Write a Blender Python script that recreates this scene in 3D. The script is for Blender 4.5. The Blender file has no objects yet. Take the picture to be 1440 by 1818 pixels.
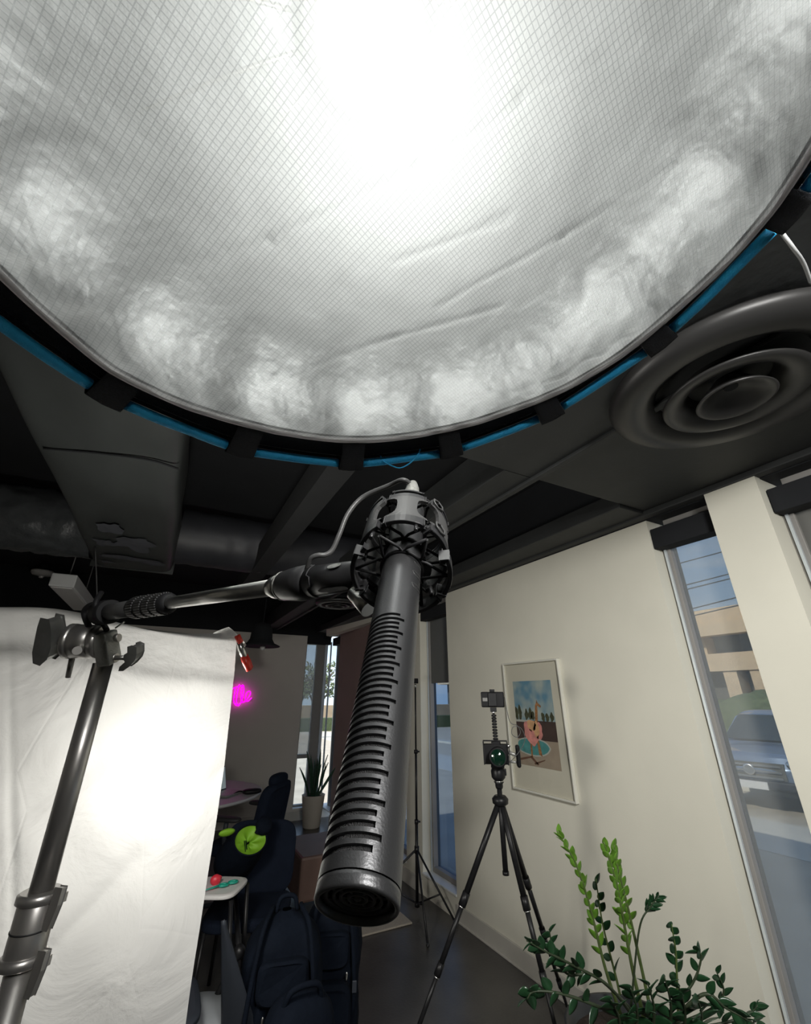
import bpy, math, random
import numpy as np
from math import sin, cos, pi, radians, atan2, hypot, sqrt
from mathutils import Vector, Matrix, noise
random.seed(7)
S = bpy.context.scene
COL = S.collection
V = Vector
# ------------------------------------------------------------------ camera
EYE = V((0, 0, 1.6)); F_PX = 750.0; PITCH = radians(23.75); YAW = radians(28.0)
CF = V((sin(YAW)*cos(PITCH), cos(YAW)*cos(PITCH), sin(PITCH)))
CR = V((cos(YAW), -sin(YAW), 0)); CU = CR.cross(CF)
cd = bpy.data.cameras.new('camera'); cam = bpy.data.objects.new('camera', cd); COL.objects.link(cam)
cd.sensor_fit = 'HORIZONTAL'; cd.sensor_width = 36; cd.lens = 36*F_PX/1440; cd.clip_start = 0.01; cd.clip_end = 300
M = Matrix((CR, CU, -CF)).transposed().to_4x4(); M.translation = EYE; cam.matrix_world = M
S.camera = cam
# ------------------------------------------------------------------ colour management, world, lights
vs = S.view_settings; vs.view_transform = 'Standard'; vs.look = 'None'; vs.exposure = 0.0; vs.gamma = 1.0
vs.use_curve_mapping = False
S.cycles.use_denoising = True
S.cycles.max_bounces = 10; S.cycles.diffuse_bounces = 5; S.cycles.glossy_bounces = 5
S.cycles.transparent_max_bounces = 12; S.cycles.transmission_bounces = 8
S.cycles.sample_clamp_indirect = 6.0; S.cycles.caustics_reflective = False; S.cycles.caustics_refractive = False
W = bpy.data.worlds.new('sky'); S.world = W; W.use_nodes = True
nt = W.node_tree; N = nt.nodes; L = nt.links; N.clear()
tc = N.new('ShaderNodeTexCoord'); sep = N.new('ShaderNodeSeparateXYZ'); L.new(tc.outputs['Generated'], sep.inputs[0])
rp = N.new('ShaderNodeValToRGB'); L.new(sep.outputs[2], rp.inputs[0])
rp.color_ramp.elements[0].position = 0.0; rp.color_ramp.elements[0].color = (.50, .64, .76, 1)
rp.color_ramp.elements[1].position = 0.6; rp.color_ramp.elements[1].color = (.22, .36, .62, 1)
mp = N.new('ShaderNodeMapping'); mp.inputs['Scale'].default_value = (2.2, 2.2, 9); L.new(tc.outputs['Generated'], mp.inputs[0])
nz = N.new('ShaderNodeTexNoise'); nz.inputs['Scale'].default_value = 1.6; nz.inputs['Detail'].default_value = 6; L.new(mp.outputs[0], nz.inputs[0])
r2 = N.new('ShaderNodeValToRGB'); r2.color_ramp.elements[0].position = .52; r2.color_ramp.elements[1].position = .72; L.new(nz.outputs[0], r2.inputs[0])
mx = N.new('ShaderNodeMixRGB'); mx.inputs[2].default_value = (.75, .78, .80, 1); L.new(r2.outputs[0], mx.inputs[0]); L.new(rp.outputs[0], mx.inputs[1])
bg = N.new('ShaderNodeBackground'); bg.inputs[1].default_value = 1.9; L.new(mx.outputs[0], bg.inputs[0])
wo = N.new('ShaderNodeOutputWorld'); L.new(bg.outputs[0], wo.inputs[0])

def lamp(name, kind, loc, energy, color=(1, 1, 1), **kw):
    d = bpy.data.lights.new(name, kind); d.energy = energy; d.color = color
    for k, v in kw.items(): setattr(d, k, v)
    o = bpy.data.objects.new(name, d); o.location = loc; COL.objects.link(o); return o
sun = lamp('sun', 'SUN', (0, 0, 20), 8.0, (1, .93, .80), angle=radians(.6))
sun.rotation_euler = V((1, .12, -.63)).to_track_quat('-Z', 'Y').to_euler()
SHEET_LAMP = V((0.0, 1.83, 1.42))
lamp('sheet_lamp_light', 'POINT', SHEET_LAMP, 38, (1.0, .97, .90), shadow_soft_size=.14)
SBC = V((0.1038, 0.1889, 2.0964)); SBT = V((0.8260, -0.5320, 0.18625)); SBS = V((-0.5565, -0.8223, 0.1191))
SBN = V((0.08979, -0.20202, -0.97526))      # pointing down into the room
lamp('softbox_lamp_light', 'POINT', SBC - SBN*.18, 6.4, (1.0, .99, .96), shadow_soft_size=.05)

FILL = V((.30, -.95, 2.52)); FILLD = (V((2.1, 1.5, 1.3))-FILL).normalized()
fill_lamp = lamp('added_fill_light', 'AREA', FILL, 37, (1.0, .985, .95), shape='DISK', size=.6, spread=radians(110))  # unseen lamp added behind the viewer to brighten the right wall
fill_lamp.rotation_euler = FILLD.to_track_quat('-Z', 'Y').to_euler()

# ------------------------------------------------------------------ pixel helpers (1440 x 1818 frame)
def ray(px, py): return CF + CR*((px-720)/F_PX) - CU*((py-909)/F_PX)
def dep(px, py, d): return EYE + ray(px, py)*d
def onx(px, py, X): r = ray(px, py); return EYE + r*(X/r.x)
def ony(px, py, Y): r = ray(px, py); return EYE + r*(Y/r.y)
def onz(px, py, Z): r = ray(px, py); return EYE + r*((Z-1.6)/r.z)

# ------------------------------------------------------------------ materials
def mat(name, color, rough=.6, metal=0., var=0., vscale=8., bump=0., bscale=40., spec=.5, emit=None, estr=0., coat=0., stretch=None):
    m = bpy.data.materials.new(name); m.use_nodes = True; nt = m.node_tree; N = nt.nodes; L = nt.links
    b = N['Principled BSDF']; b.inputs['Roughness'].default_value = rough; b.inputs['Metallic'].default_value = metal
    b.inputs['Specular IOR Level'].default_value = spec; b.inputs['Coat Weight'].default_value = coat
    b.inputs['Base Color'].default_value = (*color, 1)
    t = N.new('ShaderNodeTexCoord'); mp = N.new('ShaderNodeMapping'); L.new(t.outputs['Object'], mp.inputs[0])
    if stretch: mp.inputs['Scale'].default_value = stretch
    n = N.new('ShaderNodeTexNoise'); n.inputs['Scale'].default_value = vscale; n.inputs['Detail'].default_value = 6; L.new(mp.outputs[0], n.inputs[0])
    r = N.new('ShaderNodeValToRGB'); r.color_ramp.elements[0].position = .3; r.color_ramp.elements[1].position = .7
    r.color_ramp.elements[0].color = (*[c*(1-var) for c in color], 1); r.color_ramp.elements[1].color = (*[min(1, c*(1+var)) for c in color], 1)
    L.new(n.outputs[0], r.inputs[0]); L.new(r.outputs[0], b.inputs['Base Color'])
    if bump:
        n2 = N.new('ShaderNodeTexNoise'); n2.inputs['Scale'].default_value = bscale; n2.inputs['Detail'].default_value = 4; L.new(mp.outputs[0], n2.inputs[0])
        bp = N.new('ShaderNodeBump'); bp.inputs['Strength'].default_value = bump; bp.inputs['Distance'].default_value = .01
        L.new(n2.outputs[0], bp.inputs['Height']); L.new(bp.outputs[0], b.inputs['Normal'])
    if emit: b.inputs['Emission Color'].default_value = (*emit, 1); b.inputs['Emission Strength'].default_value = estr
    return m
m_wall = mat('beige_wall_paint', (.70, .68, .58), .85, var=.03, vscale=3, bump=.08, bscale=300)
m_wallg = mat('grey_wall_paint', (.60, .57, .52), .85, var=.03, vscale=3, bump=.08, bscale=300)
m_walldim = mat('wall_paint_dim_light_tint', (.30, .215, .19), .85, var=.05, vscale=3)  # beige wall with dim light and pink neon glow put into its colour
m_trim = mat('white_trim_paint', (.74, .75, .72), .5, var=.02)
m_base = mat('grey_baseboard', (.50, .48, .43), .6, var=.04)
m_black = mat('black_ceiling_paint', (.007, .008, .010), .9, var=.2, vscale=4)
m_soffit = mat('black_drywall_paint', (.030, .032, .032), .65, var=.12, vscale=5, bump=.15, bscale=30)
m_beamd = mat('dull_black_beam_paint', (.013, .014, .015), .85, var=.1)
m_duct = mat('black_duct_paint', (.034, .038, .037), .5, var=.25, vscale=3.0, bump=.25, bscale=9, stretch=(1, .4, 1))
m_foil = mat('wrinkled_duct_wrap', (.065, .070, .074), .38, var=.2, vscale=9, bump=1.0, bscale=14)
m_foils = mat('smooth_duct_wrap', (.030, .031, .036), .5, var=.15, vscale=4, bump=.2, bscale=14)
m_floor = mat('dark_concrete_floor', (.058, .055, .052), .33, var=.25, vscale=3.5, bump=.08, bscale=60)
m_rug = mat('beige_rug', (.34, .30, .25), .95, var=.12, vscale=120, bump=.5, bscale=250)
m_mic = mat('dark_grey_anodised_metal', (.105, .106, .11), .36, .75, var=.04, vscale=60, bump=.06, bscale=1500)
m_micin = mat('black_slot_interior', (.06, .06, .062), .6, .2, bump=.6, bscale=2500)
m_mount = mat('satin_black_plastic', (.035, .035, .037), .32, 0, var=.1)
m_grille = mat('dark_grille_metal', (.07, .068, .07), .5, .3)
m_mountl = mat('grey_black_nylon', (.10, .10, .10), .38, .1, var=.06)
m_rubber = mat('black_rubber', (.018, .018, .02), .6)
m_cable = mat('grey_cable_rubber', (.10, .10, .10), .4)
m_silver = mat('polished_aluminium', (.78, .77, .74), .28, 1.0, var=.05, vscale=5)
m_chrome = mat('chrome_steel', (.58, .56, .54), .34, .85, var=.08, vscale=4)
m_cast = mat('cast_grey_metal', (.46, .46, .43), .45, .55, var=.15, vscale=60, bump=.2, bscale=300)
m_castd = mat('dark_cast_metal', (.20, .20, .19), .45, .4, var=.15, vscale=60)
m_tri = mat('black_carbon_tube', (.010, .010, .011), .4, 0, spec=.3, var=.2, vscale=60)
m_camb = mat('matte_black_camera', (.005, .005, .006), .5, spec=.25)
m_green = mat('green_coated_lens_glass', (.004, .02, .012), .06, 0, spec=.8, coat=1)
m_navy = mat('dark_navy_fabric', (.009, .013, .024), .9, spec=.1, var=.15, bump=.3, bscale=200)
m_bagb = mat('black_nylon_fabric', (.0045, .0070, .013), .85, spec=.1, var=.2, bump=.4, bscale=35)
m_lime = mat('lime_green_nylon', (.20, .42, .02), .6, var=.08, emit=None)
m_white = mat('white_laminate', (.62, .61, .60), .4)
m_graych = mat('dark_grey_plastic', (.030, .035, .045), .5, spec=.3)
m_red = mat('red_rubber_tip', (.75, .05, .03), .35)
m_blue = mat('blue_piping_fabric', (.03, .50, 1.0), .55, var=.12, vscale=90, bump=.3, bscale=400)
m_velcro = mat('black_velcro_fabric', (.008, .010, .016), .85, var=.35, vscale=300, bump=.8, bscale=900)
m_hem = mat('white_fabric_hem', (.62, .60, .60), .7, var=.05, vscale=60, bump=.4, bscale=200)
m_leafy = mat('bright_green_leaf', (.115, .25, .028), .35, var=.25, vscale=30)
m_leafd = mat('deep_green_leaf', (.014, .050, .019), .30, var=.35, vscale=20)
m_stem = mat('green_plant_stem', (.09, .13, .04), .5, var=.2, vscale=20)
m_stemd = mat('dark_plant_stem', (.035, .05, .025), .5)
m_pot = mat('dark_planter', (.025, .027, .03), .5)
m_soil = mat('potting_soil', (.03, .02, .015), .95, bump=1, bscale=60)
m_potw = mat('cream_ceramic', (.62, .58, .50), .5)
m_snake = mat('snake_plant_leaf', (.03, .08, .045), .45, var=.4, vscale=25, stretch=(1, 1, 4))
m_bench = mat('brown_leather', (.17, .105, .085), .5, var=.1)
m_lampw = mat('white_lamp_housing', (.55, .56, .56), .4)
m_asph = mat('sunlit_asphalt', (.48, .42, .33), .9, var=.12, vscale=2)
m_tan = mat('tan_stucco', (.62, .47, .31), .9, var=.08, vscale=2)
m_dk = mat('shaded_facade_glass', (.10, .10, .09), .5)
m_hedge = mat('hedge_leaves', (.10, .13, .06), .9, var=.4, vscale=12, bump=1, bscale=20)
m_car = mat('blue_grey_car_paint', (.17, .23, .33), .25, .3, coat=.6)
m_carg = mat('car_window_glass', (.03, .04, .04), .08, 0, coat=.5)
m_tire = mat('tyre_rubber', (.02, .02, .02), .8)
m_bark = mat('tree_bark', (.12, .09, .07), .9)
m_neon = mat('magenta_neon_tube', (1, .0, .7), .4, emit=(1.0, .0, .72), estr=3.0)
m_teal = mat('teal_plastic', (.01, .28, .20), .4)
m_redp = mat('red_plastic', (.60, .03, .05), .4)
m_frame = mat('clear_acrylic_edge', (.66, .65, .58), .15, coat=.5)
m_mat = mat('cream_mount_board', (.68, .65, .55), .8)
m_wood = mat('cork_brown', (.13, .08, .05), .5)

def glass(name, tint, refl=.06, rough=.02):
    m = bpy.data.materials.new(name); m.use_nodes = True; nt = m.node_tree; N = nt.nodes; L = nt.links; N.clear()
    t = N.new('ShaderNodeBsdfTransparent'); t.inputs[0].default_value = (*tint, 1)
    g = N.new('ShaderNodeBsdfGlossy'); g.inputs['Roughness'].default_value = rough
    lw = N.new('ShaderNodeLayerWeight'); lw.inputs[0].default_value = .5
    pw = N.new('ShaderNodeMath'); pw.operation = 'POWER'; pw.inputs[1].default_value = 5; L.new(lw.outputs['Facing'], pw.inputs[0])
    fr = N.new('ShaderNodeMath'); fr.operation = 'MULTIPLY_ADD'; fr.inputs[1].default_value = .55; fr.inputs[2].default_value = .03; L.new(pw.outputs[0], fr.inputs[0])
    mx = N.new('ShaderNodeMixShader'); L.new(fr.outputs[0], mx.inputs[0]); L.new(t.outputs[0], mx.inputs[1]); L.new(g.outputs[0], mx.inputs[2])
    o = N.new('ShaderNodeOutputMaterial'); L.new(mx.outputs[0], o.inputs[0]); return m
m_glass = glass('tinted_window_glass', (.62, .62, .62))
m_glassc = glass('clear_window_glass', (.85, .88, .9)); m_glasst = glass('blue_tinted_window_glass', (.40, .46, .54))
def shade_mesh(name, col, tr):      # woven sun screen: part see-through, part diffusing
    m = bpy.data.materials.new(name); m.use_nodes = True; nt = m.node_tree; N = nt.nodes; L = nt.links; N.clear()
    t = N.new('ShaderNodeBsdfTransparent'); t.inputs[0].default_value = (1, 1, 1, 1)
    d = N.new('ShaderNodeBsdfDiffuse'); d.inputs[0].default_value = (*col, 1)
    tl = N.new('ShaderNodeBsdfTranslucent'); tl.inputs[0].default_value = (*col, 1)
    a = N.new('ShaderNodeMixShader'); a.inputs[0].default_value = .5; L.new(d.outputs[0], a.inputs[1]); L.new(tl.outputs[0], a.inputs[2])
    mx = N.new('ShaderNodeMixShader'); mx.inputs[0].default_value = tr; L.new(a.outputs[0], mx.inputs[1]); L.new(t.outputs[0], mx.inputs[2])
    o = N.new('ShaderNodeOutputMaterial'); L.new(mx.outputs[0], o.inputs[0]); return m
m_screen = shade_mesh('woven_screen_fabric', (.34, .335, .31), .52)
m_roller = shade_mesh('grey_roller_fabric', (.27, .265, .245), .02)

# ripstop diffusion fabric: translucent, slightly see-through, thread grid
def ripstop():
    m = bpy.data.materials.new('ripstop_diffusion_fabric'); m.use_nodes = True; nt = m.node_tree; N = nt.nodes; L = nt.links; N.clear()
    uv = N.new('ShaderNodeUVMap'); uv.uv_map = 'UVMap'
    mp = N.new('ShaderNodeMapping'); mp.inputs['Rotation'].default_value = (0, 0, radians(57)); L.new(uv.outputs[0], mp.inputs[0])
    sp = N.new('ShaderNodeSeparateXYZ'); L.new(mp.outputs[0], sp.inputs[0])
    def line(sock, freq, w):
        a = N.new('ShaderNodeMath'); a.operation = 'MULTIPLY'; a.inputs[1].default_value = freq; L.new(sock, a.inputs[0])
        b = N.new('ShaderNodeMath'); b.operation = 'FRACT'; L.new(a.outputs[0], b.inputs[0])
        c = N.new('ShaderNodeMath'); c.operation = 'SUBTRACT'; c.inputs[1].default_value = .5; L.new(b.outputs[0], c.inputs[0])
        d = N.new('ShaderNodeMath'); d.operation = 'ABSOLUTE'; L.new(c.outputs[0], d.inputs[0])
        e = N.new('ShaderNodeMath'); e.operation = 'LESS_THAN'; e.inputs[1].default_value = w; L.new(d.outputs[0], e.inputs[0]); return e
    l1 = line(sp.outputs[0], 150, .07); l2 = line(sp.outputs[1], 230, .09)
    mxm = N.new('ShaderNodeMath'); mxm.operation = 'MAXIMUM'; L.new(l1.outputs[0], mxm.inputs[0]); L.new(l2.outputs[0], mxm.inputs[1])
    nz = N.new('ShaderNodeTexNoise'); nz.inputs['Scale'].default_value = 420; nz.inputs['Detail'].default_value = 3; L.new(uv.outputs[0], nz.inputs[0])
    n2 = N.new('ShaderNodeTexNoise'); n2.inputs['Scale'].default_value = 16; n2.inputs['Detail'].default_value = 5; L.new(uv.outputs[0], n2.inputs[0])
    col = N.new('ShaderNodeMixRGB'); col.inputs[1].default_value = (.62, .645, .635, 1); col.inputs[2].default_value = (.44, .46, .46, 1); L.new(mxm.outputs[0], col.inputs[0])
    ad = N.new('ShaderNodeMath'); ad.operation = 'MULTIPLY_ADD'; ad.inputs[1].default_value = .10; L.new(nz.outputs[0], ad.inputs[0]); L.new(n2.outputs[0], ad.inputs[2])
    ad2 = N.new('ShaderNodeMath'); ad2.operation = 'MULTIPLY_ADD'; ad2.inputs[1].default_value = .10; L.new(mxm.outputs[0], ad2.inputs[0]); L.new(ad.outputs[0], ad2.inputs[2])
    bp = N.new('ShaderNodeBump'); bp.inputs['Strength'].default_value = .55; bp.inputs['Distance'].default_value = .006; L.new(ad2.outputs[0], bp.inputs['Height'])
    tl = N.new('ShaderNodeBsdfTranslucent'); L.new(col.outputs[0], tl.inputs[0]); L.new(bp.outputs[0], tl.inputs['Normal'])
    df = N.new('ShaderNodeBsdfDiffuse'); L.new(col.outputs[0], df.inputs[0]); L.new(bp.outputs[0], df.inputs['Normal'])
    tr = N.new('ShaderNodeBsdfTransparent'); tr.inputs[0].default_value = (.95, .97, .96, 1)
    gl = N.new('ShaderNodeBsdfGlossy'); gl.inputs['Roughness'].default_value = .35; L.new(bp.outputs[0], gl.inputs['Normal']); gl.inputs[0].default_value = (.8, .8, .8, 1)
    a = N.new('ShaderNodeMixShader'); a.inputs[0].default_value = .36; L.new(tl.outputs[0], a.inputs[1]); L.new(df.outputs[0], a.inputs[2])
    b = N.new('ShaderNodeMixShader'); b.inputs[0].default_value = .06; L.new(a.outputs[0], b.inputs[1]); L.new(gl.outputs[0], b.inputs[2])
    c = N.new('ShaderNodeMixShader'); c.inputs[0].default_value = .20; L.new(b.outputs[0], c.inputs[1]); L.new(tr.outputs[0], c.inputs[2])
    o = N.new('ShaderNodeOutputMaterial'); L.new(c.outputs[0], o.inputs[0]); return m
m_ripstop = ripstop()
m_foilin = mat('crumpled_silver_lining', (.40, .41, .41), .40, 1.0, var=.05, bump=.8, bscale=7)

def cloth(name, col, thru):
    m = bpy.data.materials.new(name); m.use_nodes = True; nt = m.node_tree; N = nt.nodes; L = nt.links; N.clear()
    t = N.new('ShaderNodeTexCoord')
    nz = N.new('ShaderNodeTexNoise'); nz.inputs['Scale'].default_value = 5; nz.inputs['Detail'].default_value = 7; nz.inputs['Distortion'].default_value = .6; L.new(t.outputs['Object'], nz.inputs[0])
    wv = N.new('ShaderNodeTexVoronoi'); wv.feature = 'DISTANCE_TO_EDGE'; wv.inputs['Scale'].default_value = 4.2
    mp = N.new('ShaderNodeMapping'); mp.inputs['Scale'].default_value = (1, 1, .55); mp.inputs['Rotation'].default_value = (0, .5, 0); L.new(t.outputs['Object'], mp.inputs[0]); L.new(mp.outputs[0], wv.inputs[0])
    mr = N.new('ShaderNodeMapRange'); mr.inputs[1].default_value = 0; mr.inputs[2].default_value = .018; mr.inputs[3].default_value = .022; mr.inputs[4].default_value = 0; L.new(wv.outputs[0], mr.inputs[0])
    ad = N.new('ShaderNodeMath'); ad.operation = 'ADD'; L.new(nz.outputs[0], ad.inputs[0]); L.new(mr.outputs[0], ad.inputs[1])
    bp = N.new('ShaderNodeBump'); bp.inputs['Strength'].default_value = .8; bp.inputs['Distance'].default_value = .025; L.new(ad.outputs[0], bp.inputs['Height'])
    tl = N.new('ShaderNodeBsdfTranslucent'); tl.inputs[0].default_value = (*col, 1); L.new(bp.outputs[0], tl.inputs['Normal'])
    df = N.new('ShaderNodeBsdfDiffuse'); df.inputs[0].default_value = (*col, 1); L.new(bp.outputs[0], df.inputs['Normal'])
    a = N.new('ShaderNodeMixShader'); a.inputs[0].default_value = thru; L.new(df.outputs[0], a.inputs[1]); L.new(tl.outputs[0], a.inputs[2])
    o = N.new('ShaderNodeOutputMaterial'); L.new(a.outputs[0], o.inputs[0]); return m
m_sheet = cloth('white_muslin', (.62, .62, .61), .29)

m_hem = cloth('white_hem_webbing', (.82, .79, .79), .35)
# ------------------------------------------------------------------ mesh builder
def basis(axis, ref=None):
    a = V(axis).normalized()
    r = V(ref) if ref is not None else (V((0, 0, 1)) if abs(a.z) < .9 else V((1, 0, 0)))
    x = (r - a*r.dot(a)).normalized(); return x, a.cross(x), a
class MB:
    def __init__(s): s.v = []; s.f = []; s.m = []; s.sm = []; s.uv = None
    def add(s, vs, fs, mat=0, smooth=False):
        o = len(s.v); s.v += [V(v) for v in vs]
        for f in fs: s.f.append([i+o for i in f]); s.m.append(mat); s.sm.append(smooth)
        return s
    def box(s, c, d, M=None, mat=0):
        c = V(c); h = [x/2 for x in d]; vs = []
        for x in (-1, 1):
            for y in (-1, 1):
                for z in (-1, 1):
                    p = V((x*h[0], y*h[1], z*h[2])); vs.append(c + (M @ p if M else p))
        return s.add(vs, [(0, 1, 3, 2), (4, 6, 7, 5), (0, 4, 5, 1), (2, 3, 7, 6), (0, 2, 6, 4), (1, 5, 7, 3)], mat)
    def bx(s, x0, x1, y0, y1, z0, z1, mat=0): return s.box(((x0+x1)/2, (y0+y1)/2, (z0+z1)/2), (x1-x0, y1-y0, z1-z0), None, mat)
    def lathe(s, prof, o, axis, n=32, mat=0, smooth=True, ref=None, cap=True):
        x, y, a = basis(axis, ref); o = V(o); vs = []; fs = []
        for r, h in prof:
            for k in range(n): t = 2*pi*k/n; vs.append(o + a*h + (x*cos(t)+y*sin(t))*max(r, 1e-5))
        for i in range(len(prof)-1):
            for k in range(n): fs.append((i*n+k, i*n+(k+1) % n, (i+1)*n+(k+1) % n, (i+1)*n+k))
        s.add(vs, fs, mat, smooth)
        if cap:
            b = len(s.v)-len(vs)
            s.f.append([b+k for k in range(n)][::-1]); s.m.append(mat); s.sm.append(False)
            s.f.append([b+(len(prof)-1)*n+k for k in range(n)]); s.m.append(mat); s.sm.append(False)
        return s
    def cyl(s, p0, p1, r0, r1=None, n=20, mat=0):
        p0 = V(p0); p1 = V(p1); r1 = r0 if r1 is None else r1
        return s.lathe([(r0, 0), (r1, (p1-p0).length)], p0, p1-p0, n, mat)
    def tube(s, pts, r, n=10, mat=0, closed=False, flat=None):
        pts = [V(p) for p in pts]; m = len(pts); vs = []; fs = []; px = None
        for i, p in enumerate(pts):
            if closed: t = pts[(i+1) % m]-pts[i-1]
            else: t = pts[min(i+1, m-1)]-pts[max(i-1, 0)]
            t.normalize()
            if px is None: x, y, _ = basis(t)
            else:
                x = (px - t*px.dot(t)).normalized(); y = t.cross(x)
            px = x; rr = r[i] if isinstance(r, (list, tuple)) else r
            for k in range(n): a = 2*pi*k/n; vs.append(p + x*cos(a)*rr + y*sin(a)*rr)
        for i in range(m if closed else m-1):
            j = (i+1) % m
            for k in range(n): fs.append((i*n+k, i*n+(k+1) % n, j*n+(k+1) % n, j*n+k))
        s.add(vs, fs, mat, True)
        if not closed:
            b = len(s.v)-len(vs)
            s.f.append([b+k for k in range(n)][::-1]); s.m.append(mat); s.sm.append(False)
            s.f.append([b+(m-1)*n+k for k in range(n)]); s.m.append(mat); s.sm.append(False)
        return s
    def prism(s, pts, off, mat=0):
        pts = [V(p) for p in pts]; off = V(off); n = len(pts)
        fs = [list(range(n)), list(range(n, 2*n))[::-1]] + [(i, (i+1) % n, n+(i+1) % n, n+i) for i in range(n)]
        return s.add(pts+[p+off for p in pts], fs, mat)
    def grid(s, fn, nu, nv, mat=0, smooth=True, closed=False):
        vs = [V(fn(i/nu, j/nv)) for i in range(nu+1) for j in range(nv+1)]
        fs = [(i*(nv+1)+j, (i+1)*(nv+1)+j, (i+1)*(nv+1)+j+1, i*(nv+1)+j+1) for i in range(nu) for j in range(nv)]
        return s.add(vs, fs, mat, smooth)
    def ell(s, c, r, M=None, mat=0, nu=20, nv=12, e=1.0):
        c = V(c)
        def pw(x): return math.copysign(abs(x)**e, x)
        def fn(u, v):
            a = u*2*pi; b = (v-.5)*pi; p = V((r[0]*pw(cos(a))*pw(cos(b)), r[1]*pw(sin(a))*pw(cos(b)), r[2]*pw(sin(b))))
            return c + (M @ p if M else p)
        return s.grid(fn, nu, nv, mat)
    def build(s, name, mats, parent=None, bevel=0, solid=0, sub=0, loc=None):
        off = V((0, 0, 0))
        p = parent
        while p is not None: off += p.location; p = p.parent
        if parent is None and loc is not None: off = V(loc)
        me = bpy.data.meshes.new(name); me.from_pydata([v-off for v in s.v], [], s.f)
        for m in (mats if isinstance(mats, (list, tuple)) else [mats]): me.materials.append(m)
        me.polygons.foreach_set('material_index', s.m); me.polygons.foreach_set('use_smooth', s.sm)
        if s.uv:
            ul = me.uv_layers.new(name='UVMap')
            for lp in me.loops: ul.data[lp.index].uv = s.uv(s.v[lp.vertex_index])
        me.update()
        o = bpy.data.objects.new(name, me); COL.objects.link(o)
        if parent is not None: o.parent = parent
        elif loc is not None: o.location = loc
        if solid: md = o.modifiers.new('solid', 'SOLIDIFY'); md.thickness = solid; md.offset = 0
        if bevel: md = o.modifiers.new('bevel', 'BEVEL'); md.width = bevel; md.segments = 2; md.limit_method = 'ANGLE'
        if sub: md = o.modifiers.new('sub', 'SUBSURF'); md.levels = sub; md.render_levels = sub
        return o
def tag(o, label, cat, group=None, kind=None):
    o['label'] = label; o['category'] = cat
    if group: o['group'] = group
    if kind: o['kind'] = kind
    return o
def thing(name, loc, label, cat, group=None):
    o = bpy.data.objects.new(name, None); o.location = V(loc); o.empty_display_size = .1; COL.objects.link(o)
    return tag(o, label, cat, group)
def struct(o, label=None):
    o['kind'] = 'structure'
    if label: o['label'] = label
    return o
def frame(fwd, up=(0, 0, 1)):          # columns: right, forward(y), up
    y = V(fwd).normalized(); x = y.cross(V(up)).normalized(); z = x.cross(y)
    return Matrix((x, y, z)).transposed()
def lerp(a, b, t): return a + (b-a)*t
def catmull(P, n=8):
    P = [V(p) for p in P]; Q = [P[0]*2-P[1]] + P + [P[-1]*2-P[-2]]; out = []
    for i in range(1, len(Q)-2):
        for k in range(n):
            t = k/n; a, b, c, d = Q[i-1], Q[i], Q[i+1], Q[i+2]
            out.append(.5*((2*b)+(c-a)*t+(2*a-5*b+4*c-d)*t*t+(3*b-a-3*c+d)*t**3))
    out.append(P[-1]); return out

# ------------------------------------------------------------------ room shell
XW = 2.39; YB = 7.16; TOP = 2.58; CZ = 3.2; GZ = -.44
struct(MB().bx(-3.6, XW+.17, -2.2, YB+.17, -.12, 0).build('floor', m_floor))
struct(MB().bx(-3.8, XW+.4, -2.4, YB+.3, CZ, CZ+.15).build('ceiling', m_black))
w = MB()
for y0, y1 in ((1.40, 3.62), (4.16, 4.47)):
    w.bx(XW, XW+.17, y0, y1, 0, TOP)
for y0, y1 in ((3.62, 4.16), (4.47, 4.92)): w.bx(XW, XW+.17, y0, y1, 0, .15)
for y0, y1 in ((1.0, 1.40), (-2.2, .80)): w.bx(XW, XW+.17, y0, y1, 0, .10)
w.bx(XW-.05, XW+.17, .80, 1.035, 0, TOP+.02)
struct(w.build('wall_right', m_wall), 'beige wall with tall narrow window openings')
struct(MB().bx(XW, XW+.17, 4.92, 6.74, 0, TOP).build('wall_right_rear', m_walldim), 'stretch of wall beyond the second window, dim pinkish light painted into its colour')
struct(MB().bx(XW, XW+.17, -2.2, YB+.17, TOP, CZ).build('trim_1', m_black), 'black painted band above the right wall')
struct(MB().bx(-3.6, 1.97, YB, YB+.17, 0, 2.54).bx(1.97, XW+.17, YB, YB+.17, 0, .14).build('wall_back', m_wallg))
struct(MB().bx(-3.6, XW, YB, YB+.17, 2.54, CZ).build('trim_2', m_black), 'black painted band above the back wall')
struct(MB().bx(-3.8, -3.6, -2.4, YB+.17, 0, CZ).build('wall_left', m_wallg))
struct(MB().bx(-3.8, XW+.17, -2.4, -2.2, 0, CZ).build('wall_front', m_wall))
struct(MB().bx(XW-.014, XW, 1.40, 3.62, 0, .11).bx(XW-.022, XW-.014, 1.40, 3.62, 0, .015).bx(XW-.014, XW, 4.16, 6.74, 0, .11).build('baseboard_right', m_base, bevel=.003))
struct(MB().bx(-3.6, XW, YB-.014, YB, 0, .11).build('baseboard_back', m_base, bevel=.003))
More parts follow.
